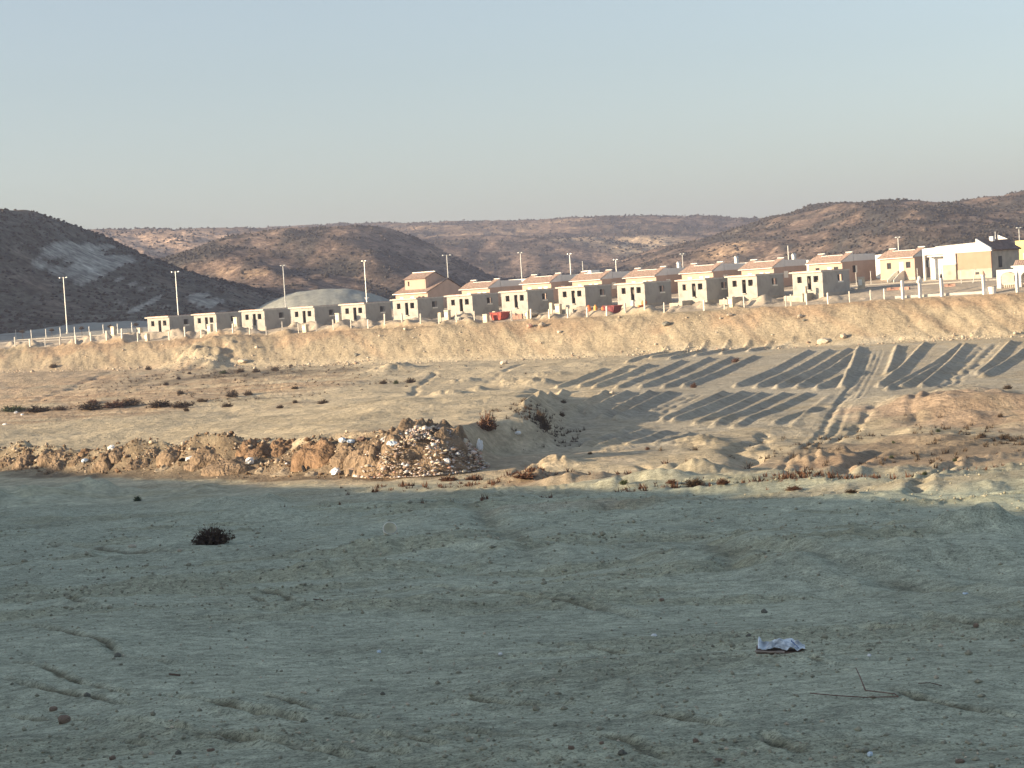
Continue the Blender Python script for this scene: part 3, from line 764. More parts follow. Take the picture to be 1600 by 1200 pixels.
FW, FD, FHH = 5.7, 5.65, 2.95
def make_block_house():
    r = empty('block_house', (0, 0, 0))
    z0 = 0.0
    wins = [(-FW * .84, -FW * .69, 1.55, 2.45), (-FW * .51, -FW * .38, 0.55, 2.5), (-FW * .30, -FW * .14, 1.55, 2.45)]
    MB().wall('x', 0, 0.22, -FW, 0, z0, FHH, wins).build('front_wall', 'block', r)
    sw = [(FD * .56, FD * .74, 1.55, 2.45)]
    MB().wall('y', 0, -0.22, 0.22, FD - .22, z0, FHH, sw).build('side_wall', 'block', r)
    MB().wall('y', -FW, 0.22, 0.22, FD - .22, z0, FHH, [(FD * .25, FD * .4, 1.6, 2.4)]).build('side_wall', 'block', r)
    MB().wall('x', FD, -0.22, -FW, 0, z0, FHH, [(-FW * .8, -FW * .62, 1.5, 2.4), (-FW * .32, -FW * .18, 0.5, 2.5)]).build('back_wall', 'block', r)
    MB().wall('x', FD * .5, 0.12, -FW + .22, -.22, z0 + .5, FHH, [(-FW * .55, -FW * .42, 0.5, 2.5)]).build('partition_wall', 'dark_inside', r)
    MB().box(-FW + .22, -.22, .22, FD - .22, 0.3, 0.48).build('floor_slab', 'slab', r)
    rf = MB().box(-FW - .35, .06, -.30, FD + .1, FHH + .003, FHH + .2).build('roof_slab', 'slab', r)
    MB().box(-FW - .05, -.25, .05, FD - .15, FHH + .203, FHH + .26).build('roof_screed', 'brick', rf)
    for i, h in enumerate(wins):
        if i == 1:
            MB().box(h[0] - .05, h[1] + .05, -.28, .2, h[2] - .12, h[2] - .003).build('door_step', 'slab', r)
        else:
            MB().box(h[0] - .05, h[1] + .05, -.04, .16, h[2] - .06, h[2] + .004).build('window_sill', 'slab', r)
    h = sw[0]
    MB().box(-.18, .05, h[0] + .02, h[1] + .12, h[2] - .22, h[2] + .004).build('window_sill', 'shutter_white', r)  # whiter sill added where sunlight catches the window reveal
    MB().wall('x', -.05, 6.5, 0, 0, 0, 0, []) if False else None
    MB().box(-FW - .08, .05, -.05, FD + .05, -1.2, -.003).build('plinth', 'plinth', r)
    return r
bh = make_block_house()
CORN = [(264, 494.5), (337.4, 489.6), (412.6, 484), (490.8, 479.3), (570.4, 474), (651.8, 466.3), (737.4, 460.2), (823.5, 453.9), (913.6, 447), (1006.6, 441.4), (1103, 435.6), (1182, 429.6), (1284.5, 423.5)]
NOTE = ['leftmost of the front row', 'second of the front row counted from the left', 'third of the front row counted from the left', 'fourth of the front row counted from the left',
        'fifth of the front row counted from the left', 'in front of the two-storey peach house', 'beside the small red skip', 'with the red skip before its left corner', 'just left of the orange drums',
        'with an orange mixer before its corner', 'fourth of the front row from its right end', 'second of the front row from its right end', 'rightmost of the front row']
NOTE[10] = 'third of the front row from its right end'
house_pos = []
for i, (px, py) in enumerate(CORN):
    x, y = on_line(px, -2.6, py)
    o = bh if i == 0 else copy_tree(bh)
    top = at(px, py, y).z
    al = R(50 - 8 * i / 12)
    o.location = (x, y, top - FHH - .12); o.rotation_euler = (0, 0, yaw_for(x, y, al))
    tag(o, 'unfinished grey block house with dark openings, ' + NOTE[i], 'house', 'front row of unfinished houses')
    house_pos.append((x, y, top - FHH - .12, yaw_for(x, y, al)))
# low porch walls in front of the houses to the right
for i, (ww, hh_, lab) in {10: (2.6, .75, 'third'), 11: (3.0, .8, 'second'), 12: (3.6, .8, 'last')}.items():
    x, y, z, rz = house_pos[i]
    r = empty('porch_terrace', (x, y, z), rz)
    MB().box(-FW + .1, -FW + .1 + ww, -2.1, -.06, -1.3, -.15).build('base', 'plinth', r)
    MB().box(-FW + .1 + ww - .2, -FW + .1 + ww, -2.1, -.06, -.147, .12).build('parapet', 'block', r)
    if i == 12: MB().box(-FW + .1 + ww + .003, -FW + .5 + ww, -1.9, -1.5, -1.3, 1.1).build('pier', 'pillar', r)
    tag(r, 'low masonry porch terrace before the %s block house %s' % (('third', 'from the right end') if i == 10 else ('second', 'from the right end') if i == 11 else ('rightmost', 'of the front row')), 'terrace')
for i, (hh_, lab) in {7: (.5, 'beside the red skip'), 8: (1.2, 'left of the orange drums'), 6: (.9, 'right of the two-storey peach house')}.items():
    x, y, z, rz = house_pos[i]
    r = empty('garden_wall', (x, y, z), rz)
    MB().box(-FW + 1.0, -.4, -2.4, -2.2, -1.4, -.2).build('wall', 'block', r)
    MB().box(-FW + .4, -FW + .997, -2.5, -2.1, -1.4, hh_ - .3).build('pier', 'pillar', r)
    tag(r, 'low grey garden wall with a pier before the block house ' + lab, 'wall')

# ------------------------------------------------------------------ second row: finished houses with tiled fronts
def tile_slope(mb, x0, x1, y0, z0, y1, z1, pitch=0.28, amp=0.05):
    """corrugated barrel-tile surface rising from (y0,z0) to (y1,z1)"""
    n = max(2, int((x1 - x0) / (pitch / 2))); b = len(mb.v)
    ny, nz = -(z1 - z0), (y1 - y0); l = math.hypot(ny, nz); ny /= l; nz /= l
    for i in range(n + 1):
        x = x0 + (x1 - x0) * i / n; a = amp if i % 2 else 0.0
        mb.v += [(x, y0 + ny * a, z0 + nz * a), (x, y1 + ny * a, z1 + nz * a)]
    for i in range(n):
        mb.f.append((b + 2 * i, b + 2 * i + 2, b + 2 * i + 3, b + 2 * i + 1))
    return mb
TW, TD, THH = 6.8, 7.6, 3.0
def make_tiled_house(open_windows=False):
    r = empty('tiled_house', (0, 0, 0))
    fw = [(-TW * .80, -TW * .68, 1.35, 2.25), (-TW * .43, -TW * .32, 0.3, 2.25), (-TW * .25, -TW * .12, 1.35, 2.25)]
    MB().wall('x', 0, .25, -TW, 0, 0, THH, fw).build('front_wall', 'peach', r)
    sw = [(TD * .30, TD * .42, 1.25, 2.3)]
    MB().wall('y', 0, -.25, .25, TD, 0, THH, sw).build('side_wall', 'peach', r)
    MB().box(-TW, -TW + .25, .25, TD, 0, THH).build('side_wall', 'peach', r)
    MB().box(-TW + .25, -.25, TD - .25, TD, 0, THH).build('back_wall', 'peach', r)
    MB().box(-TW + .25, -.25, 1.6, 1.7, 0, THH).build('partition_wall', 'dark_inside', r)
    MB().box(-TW - .04, .04, -.04, TD, -1.6, -.003).build('plinth', 'plinth', r)
    for i, h in enumerate(fw):
        if open_windows and i != 1:
            f = MB().box(h[0], h[1], .10, .14, h[2], h[3]).build('window_pane', 'glass', r)
        else:
            f = MB().box(h[0] - .02, h[1] + .02, -.05, -.003, h[2], h[3] + .03).build('shutter' if i != 1 else 'door', 'shutter_white', r)
            for q in range(4):
                zz = h[2] + (h[3] - h[2]) * (q + .5) / 4
                MB().box(h[0] + .04, h[1] - .04, -.062, -.052, zz - .08, zz + .06).build('slat' if i != 1 else 'panel', 'shutter_white', f)
    h = sw[0]
    if open_windows:
        MB().box(-.14, -.10, h[0], h[1], h[2], h[3]).build('window_pane', 'glass', r)
        MB().box(.003, .06, h[1] - .25, h[1] + .1, h[2], h[3]).build('shutter', 'shutter_white', r)
    else:
        MB().box(.003, .05, h[0], h[1], h[2], h[3]).build('shutter', 'shutter_white', r)
    rf = tile_slope(MB(), -TW - .3, .12, -.45, THH - .02, 1.55, THH + .95).build('roof', 'tile', r)
    MB().prism([(-.35, THH - .06), (1.5, THH - .06), (1.5, THH + .84)], 'x', -TW - .2, .05).build('roof_core', 'white_paint', rf)
    MB().box(-TW - .3, .14, -.5, -.36, THH - .16, THH - .06).build('eave', 'white_paint', rf)
    tile_slope(MB(), -TW - .05, -TW + 1.25, 1.56, THH + .955, 2.3, THH + 1.32).build('roof_tiles', 'tile', rf)
    tile_slope(MB(), -1.15, .10, 1.56, THH + .955, 2.3, THH + 1.32).build('roof_tiles', 'tile', rf)
    for a, b in ((-TW - .05, -TW + 1.25), (-1.15, .08)):
        MB().prism([(1.52, THH - .05), (2.5, THH - .05), (2.5, THH + 1.27), (2.3, THH + 1.27), (1.52, THH + .88)], 'x', a + .03, b - .03).build('roof_gable', 'white_paint', rf)
        MB().box(a - .05, b + .05, 2.27, 2.62, THH + 1.30, THH + 1.44).build('ridge_cap', 'white_paint', rf)
    MB().box(-TW + 1.22, -1.18, 1.56, 1.72, THH, THH + 1.05).build('parapet', 'white_paint', rf)
    MB().prism([(2.62, THH + .003), (TD, THH + .003), (TD, THH + .95), (5.5, THH + 1.0), (2.62, THH + 1.05)], 'x', -.2, .02).build('parapet', 'white_paint', r)
    MB().box(-TW - .02, -TW + .2, 2.62, TD, THH + .003, THH + 1.0).build('parapet', 'white_paint', r)
    MB().box(-TW + .2, -.2, TD - .2, TD, THH + .003, THH + .9).build('parapet', 'white_paint', r)
    MB().box(-TW + .2, -.2, 1.9, TD - .2, THH + .003, THH + .2).build('roof_terrace', 'slab', r)
    return r
th_a = make_tiled_house(False); th_b = make_tiled_house(True)
used = [False, False]
SC2 = [(765, 449), (860.8, 440.4), (940, 435.6), (1025, 430.4), (1114, 423.4), (1208.7, 417.4), (1315.6, 408.6), (1428.5, 400.5)]
N2 = ['leftmost of the tiled row', 'second from the left in the tiled row', 'third from the left in the tiled row', 'fourth from the left in the tiled row', 'with a small white chimney behind its ridge',
      'third from the right end of the tiled row', 'behind the rightmost block house', 'standing alone with outside steps to its door']
tiled_pos = []
for i, (px, py) in enumerate(SC2):
    x, y = on_line(px, 20.0, py)
    k = 1 if i >= 6 else 0
    pr = (th_a, th_b)[k]
    o = pr if not used[k] else copy_tree(pr)
    used[k] = True
    z = at(px, py, y).z - THH
    rz = yaw_for(x, y, R(46 - 5 * i / 7))
    o.location = (x, y, z); o.rotation_euler = (0, 0, rz)
    tag(o, 'peach house with red tiled front roof, ' + N2[i], 'house', 'tiled houses of the second row')
    tiled_pos.append((x, y, z, rz))
# outside steps of the last tiled house
x, y, z, rz = tiled_pos[7]
r = empty('stair', (x, y, z), rz)
for k in range(6):
    MB().box(-3.2 + k * 0 , -2.2, -2.5 + .3 * k, -2.2 + .3 * k, -1.6, -1.1 + .24 * k).build('step', 'plinth', r)
for xx in (-3.3, -2.12):
    MB().prism([(-2.5, -1.5), (-.06, -1.5), (-.06, 1.0), (-.5, 1.0), (-2.5, -.3)], 'x', xx, xx + .1).build('balustrade', 'shutter_white', r)
tag(r, 'short outside stair with white balustrades at the lone tiled house', 'stair')

# ------------------------------------------------------------------ two-storey peach house
x, y = on_line(668, 24, 456)
zt = at(668, 456, y).z
r = empty('two_storey_house', (x, y, zt - 3.0), yaw_for(x, y, R(47)))
LW, LD = 8.2, 9.0
lw = [(-LW * .86, -LW * .76, 1.4, 2.3), (-LW * .53, -LW * .43, 1.4, 2.3), (-LW * .30, -LW * .22, 1.4, 2.3), (-LW * .18, -LW * .10, 1.4, 2.3)]
MB().wall('x', 0, .25, -LW, 0, 0, 3.0, lw).build('front_wall', 'peach', r)
for h in lw[:2]: MB().box(h[0] - .05, h[1] + .05, -.05, -.003, h[2] - .05, h[3] + .05).build('shutter', 'shutter_white', r)
for h in lw[2:]:
    MB().box(h[0], h[1], .1, .14, h[2], h[3]).build('window_pane', 'glass', r)
MB().box(-LW + .3, -.3, 1.0, 1.1, 0, 3.0).build('partition_wall', 'dark_inside', r)
MB().prism([(.25, 0), (LD, 0), (LD, 3.0), (LD * .55, 5.0), (.25, 3.02)], 'x', -.25, 0).build('gable_wall', 'peach', r)
MB().prism([(.25, 0), (LD, 0), (LD, 3.0), (LD * .55, 5.0), (.25, 3.02)], 'x', -LW, -LW + .25).build('gable_wall', 'peach', r)
rf = tile_slope(MB(), -LW - .3, .2, -.45, 2.98, LD * .55, 5.2).build('roof', 'tile', r)
tile_slope(MB(), -LW - .3, .2, LD + .4, 2.85, LD * .55, 5.2).build('rear_slope', 'dark_roof', rf)
MB().box(-LW - .3, .2, -.5, -.38, 2.84, 2.96).build('eave', 'shutter_white', rf)
ux0, ux1, uy0, uy1, uz = -6.6, -1.3, .9, 5.4, 5.35
uw = [(ux0 + .75, ux0 + 1.15, 4.2, 5.0)]
MB().wall('x', uy0, .25, ux0, ux1, 3.0, uz, uw).build('upper_front_wall', 'peach', r)
MB().box(ux0, ux1, uy0 + .8, uy0 + .9, 3.2, uz).build('partition_wall', 'dark_inside', r)
for a in (ux0, ux1 - .25):
    MB().prism([(uy0 + .25, 3.0), (uy1, 3.0), (uy1, uz), ((uy0 + uy1) / 2, uz + .95), (uy0 + .25, uz + .1)], 'x', a, a + .25).build('upper_gable_wall', 'peach', r)
ur = tile_slope(MB(), ux0 - .25, ux1 + .2, uy0 - .4, uz - .02, (uy0 + uy1) / 2, uz + 1.1).build('upper_roof', 'tile', r)
tile_slope(MB(), ux0 - .25, ux1 + .2, uy1 + .3, uz - .05, (uy0 + uy1) / 2, uz + 1.1).build('rear_slope', 'dark_roof', ur)
MB().box(ux0 - .25, ux1 + .2, (uy0 + uy1) / 2 - .12, (uy0 + uy1) / 2 + .12, uz + 1.08, uz + 1.2).build('ridge_cap', 'shutter_white', ur)
MB().box(-LW - .05, .05, -.05, LD + .05, -1.5, -.003).build('plinth', 'plinth', r)
tag(r, 'peach two-storey house with a smaller tiled upper floor', 'house')

# ------------------------------------------------------------------ white houses behind
def white_house(px, py, t, wdt, dep, hgt, alpha, label, cap=True, mat='white_paint', chim=None, win=True):
    x, y = on_line(px, t, py); z = at(px, py, y).z - hgt
    r = empty('white_house', (x, y, z), yaw_for(x, y, alpha))
    hs_ = [(-wdt * .7, -wdt * .55, 1.2, 2.3), (-wdt * .35, -wdt * .2, .2, 2.3)] if win else []
    MB().wall('x', 0, .25, -wdt, 0, -.8, hgt - .003, hs_).build('front_wall', mat, r)
    for h in hs_: MB().box(h[0], h[1], .12, .16, h[2], h[3]).build('window_pane', 'glass', r)
    MB().box(-.25, 0, .25, dep, -.8, hgt).build('side_wall', mat, r)
    MB().box(-wdt, -wdt + .25, .25, dep, -.8, hgt).build('side_wall', mat, r)
    MB().box(-wdt + .25, -.25, dep - .25, dep, -.8, hgt - .003).build('back_wall', mat, r)
    MB().box(-wdt + .25, -.25, .25, dep - .25, hgt - .8, hgt - .6).build('roof_terrace', 'slab', r)
    MB().box(-wdt + .25, -.25, 1.0, 1.1, -.8, hgt - .85).build('partition_wall', 'dark_inside', r)
    if cap:
        MB().box(-wdt * .62, -wdt * .3, dep * .3, dep * .6, hgt - .6, hgt + .55).build('stair_head', mat, r)
    if chim is not None:
        c = MB().box(chim - .25, chim + .25, dep * .2, dep * .2 + .5, hgt - .7, hgt + .9).build('chimney', mat, r)
        MB().prism([(chim - .34, hgt + .9), (chim + .34, hgt + .9), (chim, hgt + 1.25)], 'y', dep * .2 - .08, dep * .2 + .58).build('chimney_cap', mat, c)
    tag(r, label, 'house')
    return r, (x, y, z)
white_house(826, 435, 42, 5.2, 6, 3.4, R(46), 'plain white house showing between the two leftmost tiled houses', cap=False)
white_house(922, 427, 46, 6, 7, 3.4, R(45), 'white house roof showing behind the second and third tiled houses', cap=True)
white_house(1075, 419, 40, 6, 6, 3.3, R(45), 'white house behind the small white chimney of the tiled row', cap=False, chim=-3.6)
white_house(1176, 409.5, 38, 6.2, 7, 3.3, R(44), 'white house with a chimney left of the third tiled house from the right', cap=False, chim=-5.3)
white_house(1263, 406, 36, 5.5, 6.5, 3.3, R(43), 'white house with a chimney between two tiled houses near the right', cap=False, chim=-4.6)
r8, p8 = white_house(1378, 397.5, 36, 5.4, 8, 3.6, R(75), 'white house with a dark band in the gap left of the lone tiled house', cap=False, win=False)
MB().box(.003, .05, 1.0, 4.8, 2.0, 2.8).build('roof_band', 'dark_roof', r8)
# large white house with a peach lower front, far right
x, y = on_line(1548, 14, 392); z = at(1548, 392, y).z - 3.0
r = empty('white_house', (x, y, z), yaw_for(x, y, R(30)))
BW, BD = 5.6, 8.0
MB().box(-BW, 0, 0, .3, .55, 3.0).build('front_wall', 'peach_deep', r)
MB().box(-BW - .04, .04, -.06, .34, -1.2, .547).build('plinth', 'plinth', r)
MB().box(-2.6, -2.0, -.07, -.062, -.25, .1).build('vent', 'plastic_black', r)
MB().prism([(-BW, 3.003), (.2, 3.003), (-.0, 3.5), (-2.3, 4.9), (-2.3, 4.35), (-BW - 3.4, 4.15), (-BW - 3.4, 4.05), (-BW - 5.6, 3.95), (-BW - 5.6, 3.003)], 'y', -.1, .3).build('parapet', 'white_paint', r)
MB().box(-.3, 0, .3, BD, -1.2, 3.1).build('side_wall', 'plinth', r)
MB().box(-.01, .03, 2.0, 3.0, .6, 2.2).build('window_pane', 'glass', r)
rf = MB().prism([(.5, 3.15), (-2.3, 4.7), (-2.3, 4.55), (.3, 3.0)], 'y', .3, BD).build('roof', 'dark_roof', r)
MB().box(-2.0, -1.4, 3.2, 3.8, 4.4, 5.1).build('chimney', 'white_paint', rf)
MB().prism([(-2.2, 4.6), (-.6, 4.6), (-2.2, 5.3)], 'y', 6.0, 6.2).build('gable', 'white_paint', rf)
MB().box(-BW - 5.6, -BW, 1.8, 2.1, -1.2, 3.0).build('recessed_wall', 'white_paint', r)
MB().box(-BW - 5.6, -BW - .0, .3, 1.8, 2.7, 3.0).build('balcony_slab', 'white_paint', r)
MB().box(-BW - 2.0, -BW - .05, -.25, .25, 1.6, 2.98).build('balcony', 'white_paint', r)
MB().box(-BW - 2.2, -BW - .05, -.3, .3, -1.2, 1.4).build('garden_wall', 'plinth', r)
MB().box(-BW - 2.4, -BW - .03, -.34, .34, 1.403, 1.56).build('coping', 'white_paint', r)
MB().box(-BW - 5.6, -BW - 5.3, -.1, .3, -1.2, 3.0).build('pillar', 'white_paint', r)
MB().box(-BW, -.3, BD - .3, BD, -1.2, 3.1).build('back_wall', 'white_paint', r)
MB().box(-BW, -.3, .3, BD - .3, 2.8, 2.98).build('roof_slab', 'slab', r)
tag(r, 'large white house with stepped parapet and peach lower front', 'house')
# yellow house at the right edge
x, y = on_line(1592, 34, 376); z = at(1592, 376, y).z - 6.0
r = empty('yellow_house', (x, y, z), yaw_for(x, y, R(20)))
MB().wall('x', 0, .3, -.6, 9, 0, 6.0, [(2.2, 3.1, 3.4, 4.6), (5.5, 6.5, 3.4, 4.6)]).build('front_wall', 'yellow_paint', r)
for a in (2.2, 5.5): MB().box(a, a + .95, .12, .16, 3.4, 4.6).build('window_pane', 'glass', r)
MB().box(-.6, -.3, .3, 8, 0, 6.0).build('side_wall', 'yellow_paint', r)
MB().prism([(-3.6, 5.2), (-.603, 5.2), (-.603, 2.6), (-1.2, 2.6)], 'y', 0, .3).build('wing_wall', 'yellow_paint', r)
MB().box(-2.0, -.603, -.9, 0, 2.3, 2.55).build('balcony', 'yellow_paint', r)
MB().box(9.0, 9.3, .0, 8, 0, 6.0).build('side_wall', 'yellow_paint', r)
MB().box(-.3, 9, .3, 8, 5.4, 5.6).build('roof_slab', 'slab', r)
MB().box(-.3, 9, 7.7, 8, 0, 5.4).build('back_wall', 'yellow_paint', r)
MB().box(-.3, 9, 1.2, 1.3, 0, 5.4).build('partition_wall', 'dark_inside', r)
tag(r, 'tall yellow house at the right edge of the settlement', 'house')
# white arched porch house, right edge
x, y = on_line(1556, -2.5, 424); z0_ = at(1556, 452, y).z; zt = at(1556, 422, y).z
H_ = zt - z0_
r = empty('arched_house', (x, y, z0_), yaw_for(x, y, R(12)))
def arch_wall(mb, x0, x1, zs, rise, ztop, y0, y1, n=10):
    """solid wall above an arched opening x0..x1"""
    pr = [(x0, ztop), (x0, zs)]
    for k in range(n + 1):
        a = math.pi * (1 - k / n); pr.append(((x0 + x1) / 2 + (x1 - x0) / 2 * math.cos(a), zs + rise * math.sin(a)))
    pr += [(x1, zs), (x1, ztop)]
    for p, q in zip(pr[1:-2], pr[2:-1]):
        b = len(mb.v)
        mb.v += [(p[0], y0, p[1]), (q[0], y0, q[1]), (q[0], y0, ztop), (p[0], y0, ztop), (p[0], y1, p[1]), (q[0], y1, q[1]), (q[0], y1, ztop), (p[0], y1, ztop)]
        for f in ((0, 1, 2, 3), (7, 6, 5, 4), (0, 4, 5, 1)): mb.f.append(tuple(b + i for i in f))
    return mb
for k in range(3):
    xa = .05 + k * 2.7
    MB().box(xa, xa + .55, 0, .4, -1.0, H_).build('pillar', 'white_paint', r)
    arch_wall(MB(), xa + .55, xa + 2.7, H_ - 1.15, .8, H_, .02, .38).build('arch', 'white_paint', r)
    rail = MB().box(xa + .56, xa + 2.69, .15, .25, .55, .65).build('rail', 'rail', r)
    for q in range(8): MB().box(xa + .65 + q * .26, xa + .73 + q * .26, .17, .23, -.5, .548).build('baluster', 'rail', rail)
MB().box(8.15, 8.7, 0, .4, -1.0, H_).build('pillar', 'white_paint', r)
MB().wall('x', 2.4, .25, .05, 8.7, -1.0, H_, [(1.9, 2.2, .9, 1.7), (4.5, 5.4, -.4, 1.8)]).build('house_wall', 'slab', r)  # greyer than the white walls, painting in the shade of the porch
MB().box(4.5, 5.4, 2.5, 2.54, -.4, 1.8).build('door', 'glass', r)
MB().box(1.9, 2.2, 2.5, 2.54, .9, 1.7).build('window_pane', 'glass', r)
rf = tile_slope(MB(), 2.2, 9.0, .7, H_ + .45, 2.4, H_ + 1.15).build('roof', 'tile', r)
MB().box(1.9, 9.0, .55, .7, H_ + .2, H_ + .43).build('eave', 'white_paint', rf)
MB().prism([(.72, H_), (2.4, H_), (2.4, H_ + 1.05), (.72, H_ + .4)], 'x', 2.2, 8.9).build('roof_core', 'white_paint', rf)
MB().prism([(3.2, H_), (9, H_), (9, H_ + 1.9), (4.1, H_ + 1.75), (3.2, H_ + 2.1)], 'y', 2.65, 2.95).build('parapet', 'white_paint', r)
MB().box(.05, 8.7, .4, 2.4, H_ - .1, H_ - .003).build('porch_ceiling', 'white_paint', r)
MB().box(.05, 8.7, .403, 2.4, -1.0, -.5).build('porch_floor', 'slab', r)
tag(r, 'white house with an arched porch at the right edge', 'house')

# ------------------------------------------------------------------ street lamps
LAMPS = [(99, 433, 380, 2), (274, 424, 378, 2), (442, 414, 368, 1), (569, 407, 360, 1), (698, 398, 356, 2), (813, 394, 358, 1), (890, 396, 362, 1), (910, 408, 400, 0), (962, 405, 372, 1), (1066, 396, 380, 1), (1231, 384, 362, 0), (1403, 370, 345, 1), (1555, 362, 300, 0), (1592, 355, 345, 1)]
LN = ['at the far left before the dark hill', 'behind the first block house', 'behind the third block house', 'behind the fifth block house', 'right of the two-storey peach house', 'above the first tiled house roof', 'above the second tiled house roof', 'short one between the second and third tiled houses',
      'above the third tiled house roof', 'right of the fourth tiled house', 'above the white house roofs right of centre', 'above the lone tiled house', 'before the large white house', 'at the right edge above the yellow house']
for i, (px, py, Y, hd) in enumerate(LAMPS):
    p = at(px, py, Y); zb = gz(p.x, Y); h = p.z - zb
    r = empty('street_lamp', (p.x, Y, zb), random.uniform(-.2, .2))
    MB().tube([(0, 0, 0), (0, 0, h * .5), (0, 0, h)], [.12, .10, .08], 8).build('pole', 'metal_grey', r)
    MB().lathe([(.26, -.2), (.26, .12), (.16, .3)], 8).build('base', 'concrete_post', r)
    if hd:
        a = MB().tube([(-.65, 0, h - .12), (.65, 0, h - .12)], .05, 6).build('arm', 'metal_grey', r)
        for sx in ((-1, 1) if hd == 2 else (-1, 1)):
            MB().lathe([(.05, h - .2), (.22, h - .14), (.2, h - .02), (.05, h + .04)], 8, (sx * (.65 if hd == 2 else .3), 0)).build('lamp_head', 'metal_grey', a)
    if i in (2, 3):
        b = MB().box(-.5, .45, -.08, .08, h * .28, h * .28 + .12).build('bracket', 'metal_grey', r)
        MB().box(-.2, .1, -.12, .12, h * .28 - .25, h * .28 - .003).build('junction_box', 'shutter_white', b)
    tag(r, 'tall grey metal street lamp ' + LN[i], 'street lamp', 'street lamps along the plots')

# ------------------------------------------------------------------ fence posts on the lip of the embankment
pm = MB()
pm.box(-.11, .11, -.11, .11, -.5, 1.42); pm.prism([(-.11, 1.42), (.11, 1.42), (0, 1.5)], 'y', -.11, .11)
pme = pm.mesh('fence_post', 'concrete_post')
POSTS = [21, 44.5, 68, 92, 116, 140.5, 165, 189, 214, 263, 288, 313, 338, 363, 389, 415, 440.6, 466, 493.4, 520.5, 548, 574.8, 601, 629, 657, 686, 713.5, 741.6, 800, 830, 859, 888.6, 918.7, 949, 978.6, 1008.7, 1039, 1101.5, 1133, 1164.7, 1230, 1237, 1262.6, 1296, 1329.5, 1363, 1384]
NUM = ['first', 'second', 'third', 'fourth', 'fifth', 'sixth', 'seventh', 'eighth', 'ninth', 'tenth', 'eleventh', 'twelfth', 'thirteenth', 'fourteenth', 'fifteenth', 'sixteenth', 'seventeenth', 'eighteenth', 'nineteenth', 'twentieth', 'twenty-first', 'twenty-second', 'twenty-third', 'twenty-fourth']
def nth(i, n):
    return NUM[i] + ' from the left' if i < n / 2 else (NUM[n - 1 - i] + ' from the right' if i < n - 1 else 'rightmost')
for ip, px in enumerate(POSTS):
    x, y = on_line(px, -7.0 + random.uniform(-.25, .25), 505)
    thin = px in (389, 548, 741.6, 1039, 1164.7, 1230, 1262.6, 1329.5, 1384, 466)
    k = random.uniform(.55, .7) if thin else random.uniform(.85, 1.05)
    o = inst('fence_post', pme, (x, y, gz(x, y) - .02), random.uniform(0, 1.5), (k, k, random.uniform(.92, 1.12)))
    o.rotation_euler = (random.uniform(-.03, .03), random.uniform(-.03, .03), random.uniform(0, 1.5))
    tag(o, ('slim' if thin else 'short') + ' pale concrete fence post on the embankment edge, ' + nth(ip, len(POSTS)), 'post', 'fence posts on the embankment')
tm = MB().tube([(0, 0, -.3), (0, 0, 1.75)], .05, 6); tm.box(-.12, .12, -.05, .05, 1.7, 1.78)
tme = tm.mesh('fence_stake', 'metal_grey')
for ip, px in enumerate((25, 49, 72, 94.5, 117, 140, 162, 184.5, 207)):
    x, y = on_line(px, 17.2, 525)
    o = inst('fence_stake', tme, (x, y, gz(x, y)), 0, (1, 1, random.uniform(.95, 1.1)))
    tag(o, 'thin grey metal fence stake by the left road, ' + nth(ip, 9), 'stake', 'metal stakes beside the road')
for ip, (px, t) in enumerate(((1338, 17.5), (1361, 17.8), (1434, 17), (1455, 16.8), (1502, 6), (1520, 5.5))):
    x, y = on_line(px, t, 440)
    o = inst('fence_stake', tme, (x, y, gz(x, y)), 0, (1, 1, 1.1)); o.rotation_euler = (0, 0.25 if px == 1520 else 0.0, 0)
    tag(o, 'thin grey stake on the bare right plot, ' + nth(ip, 6), 'stake', 'stakes on the right plot')
# taller gate posts to the right
GP = [(1411, 0, 'plain flat top, leftmost of the tall white posts'), (1438, 1, 'white cross-shaped lantern on top'), (1472, 2, 'small dark pointed lantern on top'), (1538, 3, 'pale pointed cap, beside the white blocks')]
for px, kind, lab in GP:
    x, y = on_line(px, -6.6, 464); z = gz(x, y)
    r = empty('gate_post', (x, y, z), .4)
    MB().box(-.17, .17, -.17, .17, -.6, 2.5).build('shaft', 'white_paint', r)
    if kind == 1:
        MB().box(-.32, .32, -.2, .2, 2.0, 2.35).build('collar', 'white_paint', r)
        MB().lathe([(.2, 2.503), (.24, 2.7), (.06, 2.95)], 8).build('lantern', 'white_paint', r)
    elif kind == 2:
        MB().lathe([(.2, 2.503), (.2, 2.6), (.05, 3.1)], 8).build('lantern', 'plastic_black', r)
    elif kind == 3:
        MB().box(-.27, .27, -.27, .27, 2.503, 2.6).build('collar', 'shutter_white', r)
        MB().lathe([(.26, 2.603), (.22, 2.75), (.03, 3.15)], 8).build('cap', 'brick', r)
        MB().box(.18, .55, -.16, .16, -.6, .8).build('low_pier', 'white_paint', r)
    tag(r, 'tall white square post, ' + lab, 'post', 'tall white posts')
x, y = on_line(1590, -6.4, 455); z = gz(x, y)
r = empty('gate_post', (x, y, z), .4)
MB().box(-.17, .17, -.17, .17, -.6, 2.5).build('shaft', 'white_paint', r); MB().lathe([(.14, 2.503), (.14, 2.6), (.04, 2.9)], 8).build('lantern', 'metal_grey', r)
tag(r, 'tall white square post before the arched porch', 'post', 'tall white posts')
x, y = on_line(1551, -6.3, 460); z = gz(x, y)
r = empty('planter', (x, y, z), .3)
MB().lathe([(.45, -.4), (.52, .6), (.58, .82), (.6, .9)], 14).build('drum', 'white_paint', r); MB().lathe([(.5, .903), (.48, .96)], 14).build('soil_fill', 'stone_dark', r)
tag(r, 'round white drum beside the tall post near the arched porch', 'planter')

